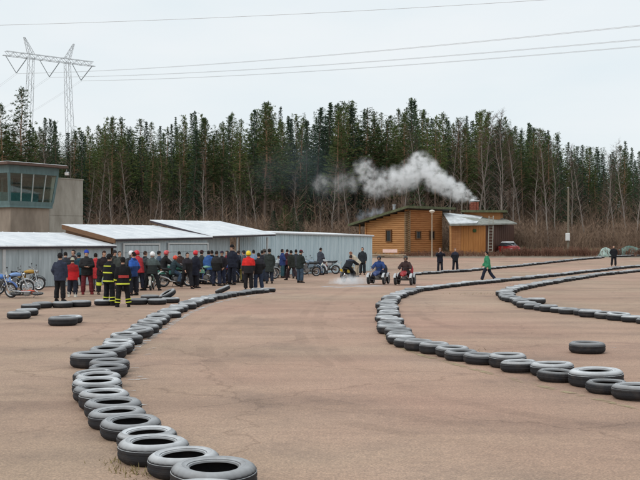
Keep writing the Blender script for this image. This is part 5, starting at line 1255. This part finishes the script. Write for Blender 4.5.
# ------------------------------------------------------------------ motorcycles
MX = Matrix.Rotation(R(90), 3, 'Y')
def fender(r, a0, a1, w, c, n=10):
    mb = MB(); rr = []
    for i in range(n+1):
        a = R(a0+(a1-a0)*i/n); d = Vector((0, math.cos(a), math.sin(a)))
        rr.append([c + d*r + Vector((-w/2, 0, 0)), c + d*(r+.03) + Vector((-w/4, 0, 0)), c + d*(r+.03) + Vector((w/4, 0, 0)), c + d*r + Vector((w/2, 0, 0)), c + d*(r+.02) + Vector((w/4, 0, 0)), c + d*(r+.02) + Vector((-w/4, 0, 0))])
    return autosmooth(mb.rings(rr).mesh('fender'), 60)
def wheel_meshes(r, w):
    t = MB(); t.lathe([(r-.085, -w*.32), (r-.05, -w/2), (r-.015, -w*.42), (r, -w*.2), (r, w*.2), (r-.015, w*.42), (r-.05, w/2), (r-.085, w*.32)], 28, MX, closed=True)
    m = MB(); m.lathe([(r-.10, -w*.30), (r-.083, -w*.33), (r-.083, w*.33), (r-.10, w*.30)], 28, MX, closed=True); m.tube([(-.07, 0, 0), (.07, 0, 0)], .045, 10); m.tube([(-.02, 0, 0), (-.015, 0, 0)], .10, 14)
    s = MB()
    for k in range(16):
        a = k*math.pi/8; s.tube([(.03*(-1)**k, .04*math.cos(a), .04*math.sin(a)), (0, (r-.095)*math.cos(a+.1), (r-.095)*math.sin(a+.1))], .006, 4)
    return autosmooth(t.mesh('tyre'), 50), autosmooth(m.mesh('rim'), 50), s.mesh('spokes')
BR_ = mat('black_rubber', (.022, .022, .024), .7); CHROME = mat('dull_chrome', (.55, .56, .57), .25, .1, metal=.9); ENG = mat('cast_alloy', (.25, .25, .25), .5, .2, 12, metal=.5); BLACKP = paint((22, 22, 24), .45)
BM = {}
def bike_meshes():
    BM['wheel_front'], BM['wheel_rear'] = wheel_meshes(.33, .095), wheel_meshes(.315, .12)
    f = MB()
    for sx in (-1, 1):
        f.tube([(sx*.03, .46, .86), (sx*.10, .30, .55), (sx*.11, .12, .34), (sx*.10, -.15, .34), (sx*.09, -.22, .55), (sx*.06, -.25, .76)], .018, 6)
        f.tube([(sx*.03, .46, .88), (sx*.07, .05, .80), (sx*.08, -.30, .78), (sx*.08, -.72, .84)], .016, 6); f.tube([(sx*.09, -.22, .50), (sx*.08, -.62, .80)], .014, 6)
    BM['frame'] = autosmooth(f.mesh('frame'))
    s = MB(); [s.box((sx*.09, -.40, .34), (.035, .46, .06), Matrix.Rotation(.05, 3, 'X'), .008) for sx in (-1, 1)]; BM['swingarm'] = s.mesh('swingarm')
    e = MB(); e.box((0, .02, .40), (.24, .36, .22), None, .04); M_ = Matrix.Rotation(-.25, 3, 'X')
    for k in range(7): e.box((0, .10+k*.010, .53+k*.036), (.18, .18, .022), M_)
    e.tube([(-.14, .05, .40), (.14, .05, .40)], .10, 14); BM['engine'] = autosmooth(e.mesh('engine'))
    t = MB(); t.rings([[Vector((w*math.cos(a), y, z + hh*math.sin(a))) for a in [2*math.pi*j/12 for j in range(12)]] for y, w, z, hh in ((.46, .05, .90, .05), (.38, .11, .91, .09), (.22, .145, .92, .105), (.05, .13, .91, .09), (-.08, .09, .89, .06), (-.12, .05, .88, .04))]); BM['tank'] = autosmooth(t.mesh('tank'), 60)
    s = MB(); s.rings([[Vector((-w, y, z)), Vector((w, y, z)), Vector((w*1.05, y, z+.05)), Vector((w*.7, y, z+.085)), Vector((-w*.7, y, z+.085)), Vector((-w*1.05, y, z+.05))] for y, w, z in ((-.06, .08, .84), (-.12, .11, .82), (-.4, .13, .81), (-.68, .12, .84), (-.76, .08, .87))]); BM['seat'] = autosmooth(s.mesh('seat'), 50)
    BM['fender_front'] = fender(.37, 20, 150, .13, Vector((0, .68, .33))); BM['fender_rear'] = fender(.40, 40, 185, .15, Vector((0, -.60, .36)))
    k = MB(); [k.tube([(sx*.095, .70, .30), (sx*.095, .60, .55), (sx*.095, .44, 1.0)], [.028, .026, .02], 8) for sx in (-1, 1)]; k.box((0, .47, .93), (.24, .05, .035), None, .008); k.box((0, .55, .72), (.24, .05, .035), None, .008); BM['fork'] = autosmooth(k.mesh('fork'))
    h = MB(); h.tube([(-.38, .30, 1.10), (-.22, .38, 1.10), (-.08, .43, 1.02), (.08, .43, 1.02), (.22, .38, 1.10), (.38, .30, 1.10)], .013, 8); BM['handlebar'] = autosmooth(h.mesh('handlebar'))
    gm = MB(); gm.tube([(0, 0, 0), (.12, 0, 0)], .019, 8); BM['grip'] = gm.mesh('grip')
    x = MB(); x.tube([(.09, .18, .5), (.13, .25, .32), (.14, .05, .24), (.14, -.30, .30), (.15, -.45, .42), (.15, -.85, .55)], [.022, .024, .026, .03, .045, .04], 8); BM['exhaust'] = autosmooth(x.mesh('exhaust'))
    l = MB(); l.lathe([(.03, -.05), (.075, -.01), (.085, .03), (.08, .045)], 14, Matrix.Rotation(R(-90), 3, 'X')); BM['headlamp'] = autosmooth(l.mesh('headlamp'))
    sp = MB(); [sp.hexa([(sx*.10, -.02, .60), (sx*.10, -.36, .62), (sx*.12, -.36, .62), (sx*.12, -.02, .60), (sx*.10, -.06, .80), (sx*.10, -.40, .80), (sx*.12, -.40, .80), (sx*.12, -.06, .80)]) for sx in (-1, 1)]; BM['side_panel'] = sp.mesh('side_panel')
    m2 = MB(); m2.ell((0, 0, 0), (.055, .012, .04), 10, 6); m2.tube([(0, 0, -.03), (.0, .02, -.16)], .006, 5); BM['mirror'] = autosmooth(m2.mesh('mirror'))
    pk = MB(); pk.tube([(-.17, -.05, .33), (.17, -.05, .33)], .014, 6); BM['footpeg'] = pk.mesh('footpeg')
    np_ = MB(); np_.box((0, 0, 0), (.17, .012, .20), None, .01); BM['number_plate'] = np_.mesh('number_plate')
    st = MB(); st.tube([(-.08, -.02, .30), (-.24, -.06, .03), (-.27, -.06, .015)], .011, 5); BM['side_stand'] = st.mesh('side_stand')
bike_meshes()
def motorcycle(loc, yaw, colour, label, fen=None, plate=(226, 224, 210), seat=(26, 26, 28), lean=-.14, scale=1.0, mirrors=True, stand=True, group='motorcycles on the lot', steer=0.0):
    t = thing('motorcycle', label, 'motorcycle', loc, 0, group); t.rotation_euler = (0, lean, R(yaw)); t.scale = (scale,)*3
    pc = paint(colour); fc = paint(fen or colour)
    for nm, y, z in (('wheel_front', .70, .33), ('wheel_rear', -.62, .315)):
        w = BM[nm]; e = obj('wheel', w[0], BR_, t, (0, y, z)); obj('rim', w[1], CHROME, e); obj('spokes', w[2], CHROME, e)
    for nm, m in (('frame', BLACKP), ('swingarm', BLACKP), ('engine', ENG), ('tank', pc), ('seat', paint(seat, .6)), ('fork', CHROME), ('exhaust', CHROME), ('side_panel', pc), ('footpeg', ENG)): obj(nm, BM[nm], m, t)
    obj('fender', BM['fender_front'], fc, t); obj('fender', BM['fender_rear'], fc, t)
    hb = obj('handlebar', BM['handlebar'], CHROME, t)
    obj('grip', BM['grip'], BR_, hb, (.29, .345, 1.10), (0, 0, -.46)); obj('grip', BM['grip'], BR_, hb, (-.29, .345, 1.10), (0, 0, math.pi+.46))
    if mirrors:
        for sx in (-1, 1): obj('mirror', BM['mirror'], BLACKP, hb, (sx*.27, .38, 1.27))
    obj('headlamp', BM['headlamp'], CHROME, t, (0, .56, .92)); obj('number_plate', BM['number_plate'], paint(plate), t, (0, -1.0, .78), (.5, 0, 0))
    if stand: obj('side_stand', BM['side_stand'], BLACKP, t)
    return t
motorcycle(G(-2, 297.5), 250, (70, 120, 190), 'blue motorcycle at the photo\'s left edge, its wheel cut off', (60, 90, 150), lean=.12, scale=.9)
motorcycle(G(12, 294.5), 300, (126, 160, 210), 'pale blue motorcycle parked in front of the grey shed', (214, 214, 214), lean=-.16, scale=.9)
motorcycle(G(25, 290.2), 262, (176, 140, 62), 'ochre-tanked motorcycle parked closest to the grey shed wall', (40, 40, 42), lean=-.15, scale=.92)
m_ = motorcycle(G(25, 298.5) + Vector((0, 0, .14)), 275, (196, 80, 52), 'small orange and white motorcycle lying on its side on the asphalt', (206, 206, 200), lean=R(-82), scale=.62, stand=False)
motorcycle(G(152, 290), 2, (96, 132, 112), 'small green bike held between the white-helmeted rider\'s legs', (190, 190, 182), plate=(224, 224, 216), lean=0, scale=.72, stand=False, mirrors=False)
p14 = G(165.5, 286.5); motorcycle(p14, -70, (84, 150, 132), 'green motorcycle carrying the rider in black with a red cap', (150, 190, 176), lean=0)
person(166, 286.5, 1.78, -70, 'ride', (32, 32, 36), (36, 38, 44), ('helmet', (206, 80, 84)), 'rider in black with a red-and-white helmet sitting high on a green bike', loc=p14 + Vector((-.12, -.05, .05)))
p15 = G(175.5, 286.8); motorcycle(p15, -60, (72, 140, 130), 'teal motorcycle carrying the orange-helmeted rider', (200, 204, 200), lean=.02)
person(175, 287, 1.60, -60, 'ride', (46, 66, 74), (60, 84, 110), ('helmet', (220, 76, 52)), 'rider in dark teal with an orange-red helmet', loc=p15 + Vector((-.14, -.08, -.02)))
motorcycle(G(205, 284.5), -75, (110, 160, 140), 'pale green motorcycle in front of the sky-blue jacket', (130, 170, 160), lean=.12)
motorcycle(G(220, 284.2), -60, (52, 74, 140), 'dark blue motorcycle beside the man in the purple cap', (40, 56, 110), lean=.1)
motorcycle(G(242, 280), -50, (210, 190, 50), 'yellow motorcycle at the open shed', (210, 190, 50), lean=.1)
motorcycle(G(264, 279), -60, (150, 154, 156), 'grey motorcycle behind the coated man at the ribbed wall', (170, 170, 170), lean=.1)
motorcycle(G(276, 277.5), -40, (120, 124, 130), 'light grey motorcycle behind the child in the pale jacket', (190, 190, 190), lean=.1)
motorcycle(G(314, 274.8), 60, (130, 150, 168), 'silver-blue motorcycle being looked over at the ribbed wall', (196, 200, 204), lean=-.1)
motorcycle(G(327, 274), 75, (168, 172, 176), 'silver motorcycle farthest along the ribbed wall', (190, 190, 190), lean=-.1)
motorcycle(G(307, 276.3), 110, (120, 140, 156), 'grey-blue motorcycle next to the person in the maroon cap', (200, 200, 200), lean=-.1)
# smoking moped
p34 = G(348, 282.2); motorcycle(p34, -28, (196, 176, 66), 'small yellow-plated moped spinning its wheel in smoke', (40, 40, 40), plate=(214, 184, 60), lean=.04, scale=.86, stand=False, mirrors=False)
person(348, 282.2, 1.74, -28, 'crouch_ride', (38, 46, 62), (34, 36, 42), ('hair', (60, 46, 40)), 'rider in dark navy crouched over the smoking moped', loc=p34 + Vector((-.03, -.05, -.04)))
smoke('exhaust_smoke', bl([(331,283.5,6,0,.5),(338,282.5,8,0,.9),(345,283,9,-.9),(352,282.5,10,-.8),(360,282,9,-.2,.9),(367,281.5,8,.3,.7),(374,281,6,.4,.5)], 52), 5.0, 'low white exhaust smoke round the spinning moped', (.94, .965, .99), 1.2, .34, .5)
# quads
HUBP = MB(); HUBP.lathe([(.02, -.03), (.16, -.035), (.18, -.01), (.18, .01), (.16, .035), (.02, .03)], 16, MX); HUBP = HUBP.mesh('hub_plate')
def quad(loc, yaw, body, rear, label):
    t = thing('quad_bike', label, 'quad bike', loc, R(yaw), 'quads on the lot')
    wm = wheel_meshes(.25, .12)
    for sx in (-1, 1):
        for y in (.48, -.46):
            e = obj('wheel', wm[0], BR_, t, (sx*.40, y, .27)); obj('rim', wm[1], ENG, e); obj('hub_plate', HUBP, ENG, e)
            obj('fender', fender(.30, 20, 130, .13, Vector((sx*.40, y, .28))), paint((188, 190, 192)), t)
    mb = MB(); [mb.tube([(sx*.14, .62, .42), (sx*.16, 0, .32), (sx*.14, -.6, .44)], .022, 6) for sx in (-1, 1)]; [mb.tube([(-.40, y, .27), (.40, y, .27)], .025, 6) for y in (.48, -.46)]; obj('frame', mb, BLACKP, t)
    mb = MB(); mb.rings([[Vector((w*math.cos(a), y, z+hh*math.sin(a))) for a in [2*math.pi*j/12 for j in range(12)]] for y, w, z, hh in ((.74, .08, .52, .06), (.62, .16, .56, .12), (.3, .17, .62, .13), (.05, .13, .62, .10), (0, .06, .6, .05))]); obj('body_shell', autosmooth(mb.mesh('body_shell'), 60), paint(body), t)
    mb = MB(); mb.rings([[Vector((-w, y, z)), Vector((w, y, z)), Vector((w, y, z+.07)), Vector((-w, y, z+.07))] for y, w, z in ((.08, .10, .58), (-.1, .15, .58), (-.5, .16, .60), (-.62, .12, .64))]); obj('seat', mb, paint((30, 30, 32), .6), t)
    mb = MB(); mb.box((0, .05, .40), (.26, .36, .26), None, .04); obj('engine', mb, ENG, t)
    mb = MB(); mb.tube([(-.34, .26, .92), (-.12, .36, .86), (.12, .36, .86), (.34, .26, .92)], .014, 8); mb.tube([(0, .46, .5), (0, .35, .87)], .018, 6); obj('handlebar', mb, BLACKP, t)
    mb = MB(); c = Vector((0, -.72, .74)); mb.rings([[c + Vector((x*.36, y*.05-.02*abs(x), z)) for x, y in ((-1, -1), (1, -1), (1, 1), (-1, 1))] for z in (-.36, -.05, .2, .34)]); mb = MB(); mb.rings([[c + Vector((rx*math.cos(a), .10*math.sin(a)+sh, z)) for a in [2*math.pi*j/14 for j in range(14)]] for z, rx, sh in ((-.36, .24, .06), (-.2, .30, .02), (.05, .31, 0), (.22, .26, .02), (.30, .14, .05))]); mb = autosmooth(mb.mesh('rear_cowl'), 60); obj('rear_cowl', mb, paint(rear), t)
    return t
qa = G(378.5, 284.3); quad(qa, 163, (40, 60, 110), (36, 40, 52), 'dark blue quad with white fenders facing the camera')
person(0, 0, 1.68, 163, 'quad_ride', (44, 76, 140), (40, 44, 60), ('helmet', (30, 32, 40)), 'quad rider in a blue jacket and black helmet', loc=qa + Vector((.07, .23, -.02)))
qb = G(405, 285); quad(qb, 165, (150, 30, 36), (170, 26, 40), 'red quad with white fenders and a red back cowl')
person(0, 0, 1.68, 165, 'quad_ride', (72, 52, 50), (44, 38, 42), ('helmet', (44, 46, 44)), 'quad rider in dark brown on the red quad', loc=qb + Vector((.07, .23, -.02)))
